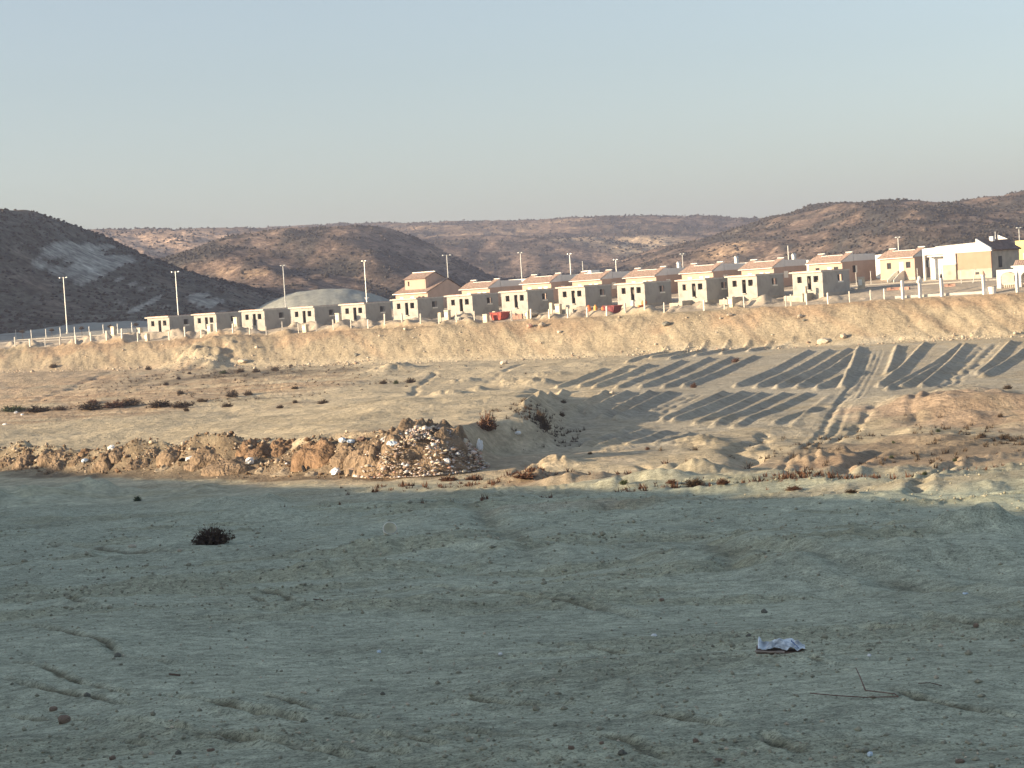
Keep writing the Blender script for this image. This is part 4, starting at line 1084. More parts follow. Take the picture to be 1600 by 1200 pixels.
# ------------------------------------------------------------------ meter pillars
PIL = [(178.5, 530, 3, 1.9, 'before the left road, tallest one'), (219, 524, 6, 1.4, 'left of the first block house'), (230, 533, -6.3, 1.15, 'on the embankment edge below the first block house'), (328.5, 519, -5.0, 1.6, 'before the second block house'), (370.5, 516, -4.2, 1.5, 'before the third block house'),
       (477.5, 520, -6.5, 1.2, 'on the edge below the fourth block house'), (529.5, 507, -4.4, 1.5, 'left of the fifth block house'), (699.5, 497, -4.8, 1.5, 'left of the seventh block house'), (760, 505, -6.4, 1.2, 'on the edge just left of the red skip'), (873, 486, -4.6, 1.6, 'left of the ninth block house'),
       (1143, 485, -6.4, 1.4, 'on the edge below the porch terraces'), (1346, 443, 8.2, 1.7, 'alone beside the road right of the block houses'), (823, 487, -5.0, 1.1, 'right of the red skip')]
for px, py, t, h, lab in PIL:
    x, y = on_line(px, t, py); z = gz(x, y)
    r = empty('meter_pillar', (x, y, z - .05), house_pos[0][3])
    MB().box(-.42, .42, -.3, .3, -.5, h).build('body', 'pillar', r)
    MB().box(-.30, .30, -.33, -.303, h * .35, h * .85).build('cabinet_door', 'shutter_white', r)
    MB().box(-.47, .47, -.35, .35, h + .003, h + .1).build('cap', 'slab', r)
    tag(r, 'pale masonry meter pillar ' + lab, 'pillar', 'meter pillars')

# ------------------------------------------------------------------ building gear
def skip(px, py, t, mat, mat2, lab, rz, L_=2.6):
    x, y = on_line(px, t, py); z = gz(x, y)
    r = empty('skip', (x, y, z), rz)
    mb = MB(); a, b, h = L_ / 2, .85, 1.15
    lo = [(-a + .45, -b + .1, 0), (a - .45, -b + .1, 0), (a - .45, b - .1, 0), (-a + .45, b - .1, 0)]; hi = [(-a, -b, h), (a, -b, h), (a, b, h), (-a, b, h)]
    li = [(p[0] * .94, p[1] * .94, .08) for p in lo]; hi2 = [(p[0] * .95, p[1] * .94, h) for p in hi]
    for k in range(4):
        j = (k + 1) % 4
        mb.poly([lo[k], lo[j], hi[j], hi[k]]); mb.poly([hi2[k], hi2[j], li[j], li[k]]); mb.poly([hi[k], hi[j], hi2[j], hi2[k]])
    mb.poly(lo[::-1]); mb.poly(li)
    mb.build('body', mat, r)
    rim = MB()
    rim.box(-a - .06, a + .06, -b - .08, -b - .003, h - .1, h + .04).box(-a - .06, a + .06, b + .003, b + .08, h - .1, h + .04)
    rim.build('rim', mat2, r)
    for sx in (-1, 1):
        MB().box(sx * .7 - .05, sx * .7 + .05, -b - .12, -b - .09, .3, h - .15).build('lifting_lug', mat2, r)
    tag(r, lab, 'skip')
skip(781, 492, -4.6, 'red_metal', 'dark_red_metal', 'small red rubbish skip before the eighth block house', house_pos[7][3] - .1, 2.9)
skip(957, 482, -4.6, 'dark_red_metal', 'dark_red_metal', 'dark rusty skip between the ninth and tenth block houses', house_pos[8][3], 2.4)
def sack_like(name, px, py, t, w_, h_, mat, lab, cat, group=None):
    x, y = on_line(px, t, py); z = gz(x, y)
    r = empty(name, (x, y, z), random.uniform(0, 2))
    MB().lathe([(w_ * .46, -.2), (w_ * .5, .05 * h_), (w_ * .48, .55 * h_), (w_ * .36, .8 * h_), (w_ * .22, h_ * .86)], 10).build('body', mat, r, True)
    MB().lathe([(w_ * .22, h_ * .863), (w_ * .26, h_ * .95), (w_ * .12, h_)], 8).build('top', mat, r, True)
    tag(r, lab, cat, group)
sack_like('drum', 920, 480, -4.8, .65, .75, 'orange', 'leftmost orange drum before the ninth block house', 'drum', 'coloured drums')
sack_like('drum', 930.5, 481, -4.8, .6, .85, 'ochre', 'ochre drum between two orange ones', 'drum', 'coloured drums')
sack_like('drum', 942.5, 479, -4.8, .7, .95, 'orange', 'tall orange drum beside the dark skip', 'drum', 'coloured drums')
sack_like('drum', 989, 481, -4.8, .6, .95, 'shutter_white', 'white drum before the tenth block house', 'drum', 'coloured drums')
sack_like('drum', 1014, 480, -4.8, .75, .8, 'brick', 'reddish drum right of the orange mixer', 'drum', 'coloured drums')
# cement mixer
x, y = on_line(1003, -4.7, 481); z = gz(x, y)
r = empty('cement_mixer', (x, y, z), .3)
MB().box(-.55, .35, -.3, .3, .0, .75).build('engine_housing', 'orange', r)
dr = MB(); dr.tube([(.1, 0, .75), (.28, 0, .95), (.48, 0, 1.2), (.62, 0, 1.36)], [.22, .42, .4, .26], 12); dr.build('drum', 'orange', r, True)
for sx in (-.4, .3):
    MB().tube([(sx, -.38, .18), (sx, -.31, .18)], .18, 10).build('wheel', 'plastic_black', r)
tag(r, 'orange cement mixer before the corner of the tenth block house', 'cement mixer')
# block stack left of the mixer and stacks of brick on the right plot
def brick_stack(px, py, t, nx, ny, nz, mat, lab, sz=(.5, .25, .2)):
    x, y = on_line(px, t, py); z = gz(x, y)
    r = empty('brick_stack', (x, y, z - .03), random.uniform(-.5, .2))
    me = MB().box(-sz[0] / 2 + .01, sz[0] / 2 - .01, -sz[1] / 2 + .01, sz[1] / 2 - .01, 0, sz[2] - .01).mesh('brick', mat)
    for a in range(nx):
        for b in range(ny):
            for c in range(max(1, nz - (a + b) % 2)):
                o = inst('brick', me, ((a - nx / 2) * sz[0], (b - ny / 2) * sz[1], c * sz[2]), random.uniform(-.06, .06)); o.parent = r
    tag(r, lab, 'bricks')
brick_stack(811, 489, -4.9, 3, 2, 4, 'brick', 'low pile of red bricks between the red skip and a pillar')
brick_stack(1400, 452, 2.0, 4, 3, 2, 'brick', 'reddish brick pile on the right plot, left heap')
brick_stack(1416, 453, 1.5, 3, 3, 2, 'brick', 'reddish brick pile on the right plot, beside the plain post')
brick_stack(1487, 447, 2.0, 3, 2, 2, 'brick', 'small brick pile alone on the right plot')
# low slab at the right with its grey concrete apron
x, y = on_line(1480, -5.2, 462); z = gz(x, y)
o = MB().box(-7, 5.5, -.8, 1.0, -.4, .22).build('concrete_slab', 'slab'); o.location = (x, y, z); o.rotation_euler = (0, 0, -math.atan2(.485, .874))
tag(o, 'long low concrete slab beneath the tall white posts', 'slab')

# ------------------------------------------------------------------ stones
def stone_mesh(name, seed, mat, sub=2, rough=.28, flat=.75):
    import bmesh
    bm = bmesh.new(); bmesh.ops.create_icosphere(bm, subdivisions=sub, radius=1)
    rr = np.random.default_rng(seed); o1 = rr.uniform(0, 50, 3)
    for v in bm.verts:
        c = v.co
        n_ = float(fbm(np.array([c.x * 1.3 + o1[0] + c.z]), np.array([c.y * 1.3 + o1[1] - c.z]), 2, seed)[0])
        v.co = c * (1 + n_ * rough * 2); v.co.z *= flat
    me = bpy.data.meshes.new(name); bm.to_mesh(me); bm.free(); me.materials.append(MATS[mat]); return me
ST = [stone_mesh('boulder', k, m_) for k, m_ in ((1, 'stone_pale'), (2, 'stone'), (3, 'stone_dark'), (4, 'stone_rust'), (5, 'stone_pale'), (6, 'brick'))]
BO = [  # px, py(base), half width px, half height px, mesh, label
 (787, 569, 6, 5, 0, 'pale squarish boulder at the embankment foot below the red skip'), (379, 567, 8, 4, 0, 'pale flat boulder at the embankment foot on the left'), (1286, 536, 10, 6, 0, 'large pale boulder at the embankment foot to the right'),
 (1318, 528, 7, 5, 1, 'tan boulder beside the large pale one at the embankment foot'), (1041, 508, 7, 4, 2, 'dark flat stone high on the embankment'), (1140, 494, 5, 3, 1, 'tan stone near the top of the embankment'), (828, 512, 5, 4, 5, 'reddish stone under the posts, left of a pair'), (847, 511, 6, 5, 1, 'tan stone under the posts, right of a pair'),
 (874, 521, 4, 3, 0, 'pale stone on the upper embankment slope'), (1250, 497, 5, 4, 1, 'tan stone on the embankment right of the gully'), (1257, 502, 3, 2, 2, 'small dark stone on the embankment to the right'), (956, 616, 4, 4, 0, 'pale block lying on the track between the trenches'),
 (834, 495, 9, 4, 0, 'pale flat rock on the lip between two posts'), (727, 573, 3, 2, 2, 'dark stone at the embankment foot in the middle'), (557, 557, 4, 3, 2, 'dark stone at the foot of the embankment left of centre'), (700, 742, 3, 3, 1, 'brown stone at the foot of the rubble'),
 (100, 1130, 14, 12, 3, 'large rusty stone on the shaded ground at lower left'), (83, 1111, 9, 7, 3, 'smaller rusty stone behind the large one at lower left'), (136, 1088, 8, 6, 2, 'dark stone above the large rusty one at lower left'), (184, 1026, 8, 6, 2, 'dark clump of earth in a rut at left'),
 (176, 1187, 8, 6, 3, 'rusty stone near the bottom left edge'), (279, 1179, 7, 7, 2, 'dark stone near the bottom edge left of centre'), (330, 1174, 9, 5, 3, 'flat rusty stone near the bottom edge left of centre'), (598, 1086, 6, 5, 2, 'dark stone on the lower middle ground'), (1194, 958, 7, 6, 2, 'round dark stone above the crumpled paper'),
 (893, 1171, 7, 6, 3, 'rusty stone at the bottom centre'), (940, 1163, 6, 4, 3, 'small rusty stone at the bottom centre, right one'), (1087, 1160, 8, 6, 3, 'rusty stone at the bottom right of centre'), (1122, 1190, 9, 5, 3, 'rusty stone at the bottom edge right of centre'), (972, 1180, 11, 8, 2, 'dark wet clod at the bottom centre'),
 (1034, 939, 6, 4, 3, 'small rusty stone at mid height of the shaded ground'), (1170, 994, 6, 4, 2, 'dark stone left of the crumpled paper'), (1525, 980, 6, 6, 3, 'rusty stone in a rut at right'), (1500, 1192, 10, 6, 3, 'brown stone at the bottom right corner'), (207, 856, 10, 6, 0, 'pale stone left of the dark bush'), (281, 862, 6, 5, 0, 'small pale stone just left of the dark bush'),
]
for px, py, hw, hh_, k, lab in BO:
    p = hit(px, py); sc_ = p.y / FPX * (.72 if py > 800 else 1)
    o = inst('boulder', ST[k], (p.x, p.y, p.z + hh_ * sc_ * .5), random.uniform(0, 6), (hw * sc_ * 1.05, hw * sc_ * .9, hh_ * sc_ * 1.25))
    tag(o, lab, 'stone', 'loose stones')

def scatter_stuff(name, pts, mat, lo=1, seed=5, aspect=(.6, 1.0)):
    """many small lumps joined into one mesh: each an irregular octahedron"""
    rr = np.random.default_rng(seed); n = len(pts)
    base = np.array([(1, 0, 0), (-1, 0, 0), (0, 1, 0), (0, -1, 0), (0, 0, 1), (0, 0, -.6), (.6, .6, .55), (-.6, .5, .5)])
    fc = np.array([(0, 2, 6), (6, 2, 4), (0, 6, 4), (2, 1, 7), (7, 1, 4), (2, 7, 4), (1, 3, 4), (3, 0, 4), (2, 0, 5), (1, 2, 5), (3, 1, 5), (0, 3, 5)])
    a = rr.uniform(0, 6.28, n); ca, sa = np.cos(a), np.sin(a)
    V = base[None] * rr.uniform(.7, 1.3, (n, 8, 3)) * (pts[:, 3][:, None, None]) * np.stack([np.ones(n), rr.uniform(.6, 1, n), rr.uniform(aspect[0], aspect[1], n)], -1)[:, None, :]
    X = V[..., 0] * ca[:, None] - V[..., 1] * sa[:, None]; Y = V[..., 0] * sa[:, None] + V[..., 1] * ca[:, None]
    P = np.stack([X, Y, V[..., 2]], -1) + pts[:, None, :3]
    F = (fc[None] + (np.arange(n) * 8)[:, None, None]).reshape(-1, 3)
    me = bpy.data.meshes.new(name); me.vertices.add(n * 8); me.vertices.foreach_set('co', P.ravel())
    me.loops.add(len(F) * 3); me.loops.foreach_set('vertex_index', F.astype(np.int32).ravel()); me.polygons.add(len(F)); me.polygons.foreach_set('loop_start', np.arange(0, len(F) * 3, 3, dtype=np.int32))
    me.update(calc_edges=True); me.materials.append(MATS[mat])
    o = bpy.data.objects.new(name, me); COL.objects.link(o); o['kind'] = 'stuff'; return o
def stuff_tag(o, lab, cat): o['label'] = lab; o['category'] = cat
# pebbles and clods of the near ground
n = 26000
yy = np.exp(rng.uniform(math.log(11.5), math.log(85), n)); kx = rng.uniform(-.29, .29, n); xx = kx * yy
cl = crumb(xx, yy) + .18 > rng.uniform(0, 1, n)
xx = xx[cl]; yy = yy[cl]; n = len(xx)
sz = np.clip(rng.lognormal(-4.55, .5, n), .004, .045) * (1 + sst(20, 70, yy) * 2.0)
o = scatter_stuff('clods', np.stack([xx, yy, ground(xx, yy) + sz * .25, sz], -1), 'clod', seed=8); stuff_tag(o, 'small clods and pebbles strewn over the shaded near ground', 'clods')
n = 900
yy = np.exp(rng.uniform(math.log(11.5), math.log(80), n)); xx = rng.uniform(-.29, .29, n) * yy; sz = np.clip(rng.lognormal(-4.6, .5, n), .004, .03) * (1 + sst(20, 70, yy) * 1.5)
o = scatter_stuff('gravel', np.stack([xx, yy, ground(xx, yy) + sz * .3, sz], -1), 'stone_pale', seed=9); stuff_tag(o, 'pale gravel bits on the shaded near ground', 'gravel')
# stones at the foot of and on the embankment
n = 2200
ss = rng.uniform(-115, 95, n); tt = np.where(rng.random(n) < .72, rng.normal(-19.6, 1.1, n), rng.uniform(-19, -8, n))
clu = fbm(ss / 6, tt / 6, 3, 411) + (np.abs(tt + 19) < 2) * .12 > rng.uniform(-.35, .45, n)
ss = ss[clu]; tt = tt[clu]; n = len(ss)
xx = ss * E1[0] + tt * E2[0]; yy = ROWY + ss * E1[1] + tt * E2[1]; sz = np.clip(rng.lognormal(-2.25, .5, n), .05, .4)
zz = ground(xx, yy)
for lo_, hi_, m_, nm in ((0, .45, 'stone_pale', 'pale loose stones'), (.45, .8, 'stone', 'tan loose stones'), (.8, 1, 'stone_rust', 'dark loose stones')):
    u = rng.random(n); mk = (np.arange(n) / n >= lo_) & (np.arange(n) / n < hi_)
    o = scatter_stuff('scree', np.stack([xx, yy, zz + sz * .25, sz], -1)[mk], m_, seed=int(10 * hi_)); stuff_tag(o, nm + ' scattered over the embankment and its foot', 'stones')

# ------------------------------------------------------------------ shrubs
def shrub_mesh(name, n, seed, mat, spread=1.0, leaf=True, tw=.012):
    rr = random.Random(seed); mb = MB()
    for k in range(n):
        a = rr.uniform(0, 6.283); el = math.asin(rr.uniform(.05, 1)) ; L_ = rr.uniform(.55, 1.0)
        d = Vector((math.cos(a) * math.cos(el) * spread, math.sin(a) * math.cos(el) * spread, math.sin(el) * .8 + .05))
        b = Vector((rr.uniform(-.25, .25), rr.uniform(-.25, .25), -.03)); e = b + d * L_
        mid = (b + e) / 2 + Vector((rr.uniform(-.08, .08), rr.uniform(-.08, .08), rr.uniform(0, .1)))
        sdv = d.cross(Vector((rr.uniform(-1, 1), rr.uniform(-1, 1), rr.uniform(-1, 1)))).normalized() * tw
        for p, q, w0, w1 in ((b, mid, 1.6, 1.1), (mid, e, 1.1, .4)):
            mb.poly([p - sdv * w0, p + sdv * w0, q + sdv * w1, q - sdv * w1])
        for j in range(3 if leaf else 1):
            t_ = rr.uniform(.35, 1); p = b + (e - b) * t_; sz_ = rr.uniform(.04, .10)
            u = Vector((rr.uniform(-1, 1), rr.uniform(-1, 1), rr.uniform(-1, 1))).normalized() * sz_; v = u.cross(Vector((rr.uniform(-1, 1), rr.uniform(-1, 1), rr.uniform(-1, 1)))).normalized() * sz_ * .6
            mb.poly([p - u, p + v, p + u, p - v])
    return mb.mesh(name, mat)
SH = {c: [shrub_mesh('foliage', 170, 30 + k, 'twig_' + c, 1.0, True, .03) for k in range(2)] for c in ('red', 'brown', 'green')}
stem_me = MB().tube([(0, 0, -.15), (.02, 0, .12), (0, .03, .3)], [.06, .045, .02], 6).mesh('stem', 'twig_dark')
def shrub(px, py, hw, hh_, colr, lab, Y=None, grp='dry shrubs on the open ground'):
    p = hit(px, py); sc_ = p.y / FPX
    r = empty('dry_shrub', p, random.uniform(0, 6))
    f = inst('foliage', SH[colr][random.randrange(2)], (0, 0, 0), 0, (hw * sc_ * .9, hw * sc_ * .85, hh_ * sc_ * 2.0)); f.parent = r
    g = inst('stem', stem_me, (0, 0, 0), 0, (hw * sc_, hw * sc_, hh_ * sc_)); g.parent = r
    tag(r, lab, 'shrub', grp)
SHR = [(762, 672, 20, 20, 'red', 'large red-brown shrub on top of the rubble bank'), (845, 660, 14, 14, 'brown', 'brown shrub on the shaded slope right of the rubble, upper one'), (852, 672, 13, 12, 'brown', 'brown shrub on the shaded slope right of the rubble, lower one'), (878, 651, 6, 6, 'brown', 'small brown shrub at the foot of the shaded slope'),
 (880, 630, 7, 4, 'brown', 'small shrub at the corner of the trenched plot'), (1084, 606, 7, 6, 'red', 'red-brown shrub at the lower end of a trench'), (1150, 566, 9, 5, 'red', 'red-brown shrub at the upper end of a trench'), (1012, 703, 5, 4, 'red', 'little red shrub below the nearest trenches'), (922, 710, 5, 3, 'brown', 'little brown shrub on the edge of the nearest trenches'),
 (599, 600, 9, 5, 'brown', 'brown shrub in the middle of the field, left of three'), (619, 600, 6, 5, 'green', 'greenish shrub in the middle of the field, centre of three'), (642, 598, 10, 6, 'brown', 'brown shrub in the middle of the field, right of three'), (461, 608, 8, 4, 'brown', 'brown shrub on the left field near its middle'), (505, 631, 12, 5, 'brown', 'low wide shrub on the bare field left of centre'),
 (461, 630, 6, 4, 'brown', 'small shrub left of the low wide one on the bare field'), (438, 638, 8, 4, 'brown', 'small shrub on the bare field, below its neighbours'), (430, 580, 9, 5, 'brown', 'brown shrub below the embankment, right of the dirt mound'), (455, 573, 4, 3, 'brown', 'tiny shrub below the embankment'), (400, 582, 8, 5, 'brown', 'brown shrub right of the pale flat boulder'),
 (376, 582, 10, 5, 'brown', 'brown shrub just below the pale flat boulder'), (349, 584, 9, 4, 'green', 'greenish shrub below the left dirt mound'), (232, 578, 7, 5, 'brown', 'shrub at the left end of the dark patch'), (279, 593, 5, 4, 'brown', 'small dark shrub in the dark patch'), (260, 602, 6, 4, 'brown', 'small shrub under the dark patch'), (296, 585, 5, 3, 'brown', 'tiny shrub at the centre of the dark patch'),
 (84, 575, 9, 5, 'brown', 'brown shrub at the embankment foot on the far left'), (363, 620, 13, 8, 'brown', 'dark round shrub on the edge of the ploughed terrace'), (282, 616, 8, 5, 'brown', 'shrub on the ploughed terrace'), (388, 618, 10, 6, 'brown', 'shrub right of the dark round one'), (355, 636, 12, 5, 'brown', 'low shrub under the dark round one'), (315, 628, 8, 4, 'brown', 'low shrub on the lower edge of the ploughed terrace'),
 (20, 643, 26, 7, 'green', 'wide low green-brown shrub at the left edge of the field'), (60, 643, 29, 7, 'brown', 'wide low shrub, second from the left in the hedge line'), (95, 641, 14, 5, 'brown', 'low shrub, third from the left in the hedge line'), (142, 640, 27, 9, 'brown', 'wide brown shrub in the middle of the hedge line'), (145, 631, 12, 5, 'red', 'reddish shrub behind the middle of the hedge line'),
 (182, 637, 29, 8, 'red', 'wide reddish shrub right of the hedge line middle'), (205, 633, 21, 8, 'brown', 'brown shrub in the hedge line, third from its right end'), (250, 636, 29, 8, 'brown', 'wide shrub near the right end of the hedge line'), (285, 636, 24, 6, 'brown', 'low shrub at the right end of the hedge line'), (291, 643, 6, 5, 'brown', 'small round shrub on bare ground below the hedge line'),
 (1085, 760, 26, 9, 'brown', 'dark low shrub at the edge of the shaded track'), (1130, 758, 14, 7, 'red', 'reddish shrub right of the dark one at the track'), (1050, 757, 12, 5, 'red', 'reddish shrub left of the dark one at the track'), (975, 757, 10, 6, 'green', 'green shrub on the hump beside the track'), (700, 752, 20, 6, 'red', 'reddish dry shrub at the foot of the rubble'), (740, 750, 18, 6, 'red', 'second reddish shrub at the foot of the rubble'),
 (820, 748, 26, 7, 'red', 'wide red-brown shrub on the hump right of the rubble'), (1240, 766, 20, 5, 'red', 'low reddish shrub where the field meets the track'), (1330, 770, 14, 4, 'brown', 'low brown shrub at the track, right side'), (1535, 684, 9, 6, 'brown', 'dark shrub on the red soil, left of two'), (1570, 686, 14, 6, 'brown', 'dark shrub on the red soil, right of two'), (1563, 652, 6, 5, 'brown', 'shrub on the upper red soil'),
 (1466, 675, 5, 4, 'green', 'small green shrub left on the red soil'), (1396, 693, 4, 3, 'green', 'tiny green shrub by the red furrow'), (1492, 722, 5, 4, 'green', 'tiny green shrub among the furrows'), (1393, 717, 6, 4, 'green', 'tiny green shrub under the earth mound'), (1575, 608, 10, 5, 'brown', 'shrub at the right end of the trenches'), (1445, 742, 6, 4, 'green', 'tiny green shrub near the track at right'), (215, 783, 9, 6, 'green', 'low green tuft in the lit hollow of the shaded ground'),
 (487, 712, 4, 3, 'brown', 'tiny shrub on the bank of heaps')]
for a in SHR: shrub(*a)
# low dry growth too thin to count
def tufts(px, py, a, b, n, seed, lab, mat='twig_brown'):
    c = march(px, py); rr = np.random.default_rng(seed)
    X = c[0] + rr.normal(0, a * .5, n); Y = c[1] + rr.normal(0, b * .5, n); keep = fbm(X / 4, Y / 6, 3, 520) > rr.uniform(-.3, .3, n)
    X = X[keep]; Y = Y[keep]; sz_ = rr.uniform(.06, .26, len(X))
    nb = 14; n = len(X); Z = ground(X, Y)
    an = rr.uniform(0, 6.283, (n, nb)); el = rr.uniform(.25, 1.4, (n, nb)); ln = sz_[:, None] * rr.uniform(.7, 1.8, (n, nb)); wd = sz_[:, None] * .16
    bx = X[:, None] + rr.normal(0, .35, (n, nb)) * sz_[:, None]; by = Y[:, None] + rr.normal(0, .35, (n, nb)) * sz_[:, None]; bz = np.repeat(Z[:, None] - .02, nb, 1)
    pa = an + rr.uniform(1, 2, (n, nb))
    P = np.stack([np.stack([bx - np.cos(pa) * wd, by - np.sin(pa) * wd, bz], -1), np.stack([bx + np.cos(pa) * wd, by + np.sin(pa) * wd, bz], -1),
                  np.stack([bx + np.cos(an) * np.cos(el) * ln, by + np.sin(an) * np.cos(el) * ln, bz + np.sin(el) * ln], -1)], 2).reshape(-1, 3)
    mb = MB(); mb.v = P.tolist(); mb.f = [(3 * i, 3 * i + 1, 3 * i + 2) for i in range(n * nb)]
    o = mb.build('dry_growth', mat); o['kind'] = 'stuff'; stuff_tag(o, lab, 'dry growth')
tufts(330, 585, 20, 22, 900, 81, 'thin dry growth on the dark patch below the embankment')
tufts(440, 600, 22, 26, 500, 82, 'thin dry growth over the left field')
tufts(1480, 700, 12, 16, 700, 83, 'thin dry growth on the red soil at right')
tufts(150, 637, 26, 7, 800, 84, 'thin dry growth along the hedge line at left')
tufts(820, 752, 9, 3, 350, 85, 'thin dry growth on the hump right of the rubble', 'twig_red')
tufts(1150, 762, 14, 2.5, 350, 86, 'thin dry growth where the field meets the shaded track', 'twig_red')
tufts(845, 660, 3, 12, 200, 87, 'thin dry growth on the shaded slope right of the rubble')
# dark bush in the foreground
p = hit(332, 851); sc_ = p.y / FPX
r = empty('dark_bush', p, .5)
f = inst('foliage', shrub_mesh('foliage', 620, 91, 'twig_dark', 1.0, False, .009), (0, 0, 0), 0, (34 * sc_, 30 * sc_, 44 * sc_)); f.parent = r
f = inst('foliage', shrub_mesh('foliage', 160, 92, 'twig_brown', 1.15, True, .006), (0, 0, 0), 0, (38 * sc_, 32 * sc_, 36 * sc_)); f.parent = r
MB().tube([(0, 0, -.2), (.03, 0, .15), (.02, .05, .4)], [.05, .04, .015], 6).build('stem', 'twig_dark', r)
tag(r, 'dark leafless bush standing on the shaded near ground', 'bush')
# young trees along the left road
for px, py, lab in ((35, 522, 'left of the first lamp'), (81, 521, 'just left of the leftmost lamp'), (128, 520, 'just right of the leftmost lamp'), (172, 512, 'left of the first block house'), (213, 513, 'nearest the first block house')):
    x, y = on_line(px, 16.6, py); z = gz(x, y)
    r = empty('young_tree', (x, y, z), random.uniform(0, 6))
    MB().tube([(0, 0, -.2), (.02, 0, .7), (0, .03, 1.5)], [.05, .04, .03], 6).build('trunk', 'twig_dark', r)
    f = inst('crown', SH['brown'][0], (0, 0, 1.3), 0, (.6, .6, .8)); f.parent = r
    tag(r, 'small bare young tree by the left road, ' + lab, 'tree', 'young trees by the road')

# ------------------------------------------------------------------ dirt heaps
def heap_mesh(name, seed, mat, n=20, rough=.3, sharp=1.0):
    V = []; F = []; m_ = 44
    for i in range(n + 1):
        r0 = (i / n)
        for k in range(m_):
            a = 2 * math.pi * k / m_; V.append([math.cos(a) * r0, math.sin(a) * r0, 0.0])
    V = np.array(V); rr = np.sqrt(V[:, 0] ** 2 + V[:, 1] ** 2)
    nz = fbm(V[:, 0] * 2.2 + seed * 3, V[:, 1] * 2.2, 3, seed)
    ang = 1 + .35 * fbm(V[:, 0] * .9 + seed, V[:, 1] * .9, 2, seed + 3)
    V[:, 2] = np.clip(1 - rr ** 2.1, 0, 1) ** sharp * (1 + np.clip(nz * rough * 1.8, -.5, .5)) - .9 * (rr > .97)
    V[:, 2] += fbm(V[:, 0] * 5 + seed, V[:, 1] * 5, 4, seed + 5, .65) * .26 * (rr < .95)
    V[:, 0] *= ang; V[:, 1] *= ang
    for i in range(n):
        for k in range(m_):
            F.append((i * m_ + k, (i + 1) * m_ + k, (i + 1) * m_ + (k + 1) % m_, i * m_ + (k + 1) % m_))
    mb = MB(); mb.v = V.tolist(); mb.f = F
    return mb.mesh(name, mat, True)
HM = {m_: [heap_mesh('dirt_heap', 50 + k * 7 + j, m_, 26) for k in range(5)] for j, m_ in enumerate(('dirt', 'dirt_red', 'dirt_pale'))}
HEAPS = [(8, 728, 18, 14, 'dirt'), (42, 731, 23, 22, 'dirt'), (92, 733, 23, 20, 'dirt'), (165, 733, 28, 25, 'dirt'), (217, 730, 27, 18, 'dirt'), (256, 735, 19, 9, 'dirt_pale'),
 (42, 716, 17, 15, 'dirt'), (86, 718, 30, 17, 'dirt'), (135, 708, 15, 9, 'dirt_red'), (186, 710, 24, 14, 'dirt'), (240, 710, 17, 11, 'dirt'), (271, 713, 26, 17, 'dirt'), (326, 716, 34, 24, 'dirt'), (402, 710, 40, 26, 'dirt_red'), (443, 706, 28, 24, 'dirt_red'), (503, 712, 44, 27, 'dirt_red'),
 (370, 732, 46, 17, 'dirt'), (310, 728, 26, 12, 'dirt'), (447, 740, 24, 9, 'dirt_pale'), (491, 742, 18, 8, 'dirt_pale'), (408, 738, 14, 8, 'dirt_pale'), (545, 718, 30, 24, 'dirt'), (585, 722, 46, 36, 'dirt'), (120, 722, 16, 9, 'dirt'), (345, 722, 20, 10, 'dirt')]
HL = ['at the left edge of the heap line', 'second front heap from the left edge', 'third front heap from the left edge', 'fourth front heap from the left, beside a pale bag', 'fifth front heap from the left', 'small pale heap at the end of the front heaps',
 'first heap of the rear line', 'wide second heap of the rear line', 'small reddish heap behind the line', 'heap behind the white plastic sheet', 'small heap in the rear line right of the sheet', 'sixth heap of the rear line', 'seventh heap of the rear line', 'red-brown heap, tall, in the middle of the bank', 'second red-brown heap in the middle of the bank', 'widest red-brown heap left of the rubble',
 'low wide heap strewn with scraps', 'low heap under the white bag', 'tiny pale heap left of the big white sack', 'tiny pale heap just left of the big white sack', 'tiny pale heap below the scraps', 'brown heap at the left shoulder of the rubble', 'large brown heap merging into the rubble', 'tiny heap between the second and third front heaps', 'small heap behind the scraps']
for i, (px, py, hw, hh_, m_) in enumerate(HEAPS):
    p = hit(px, py); sc_ = p.y / FPX
    o = inst('dirt_heap', HM[m_][i % 5], (p.x, p.y + hw * sc_ * .6, p.z - .1), random.uniform(0, 6), (hw * sc_ * 1.15, hw * sc_ * 1.0, hh_ * sc_ * .85))
    tag(o, 'dumped earth heap, ' + HL[i], 'heap', 'dumped earth heaps')
# clods lying on the bank
n = 3500; xx = rng.uniform(-40, -3, n); yy = np.interp(xx, [-38, -31, -9, -3.7], [145, 137, 118, 115]) + rng.normal(1.8, 1.5, n); sz = np.clip(rng.lognormal(-2.9, .6, n), .02, .3)
for q in range(3):
    mk = np.arange(n) % 3 == q
    o = scatter_stuff('bank_clods', np.stack([xx, yy, ground(xx, yy) + sz * .3, sz], -1)[mk], ('dirt', 'dirt_red', 'stone')[q], seed=40 + q)
    stuff_tag(o, ('brown', 'red-brown', 'tan stony')[q] + ' clods strewn along the bank of earth heaps', 'clods')
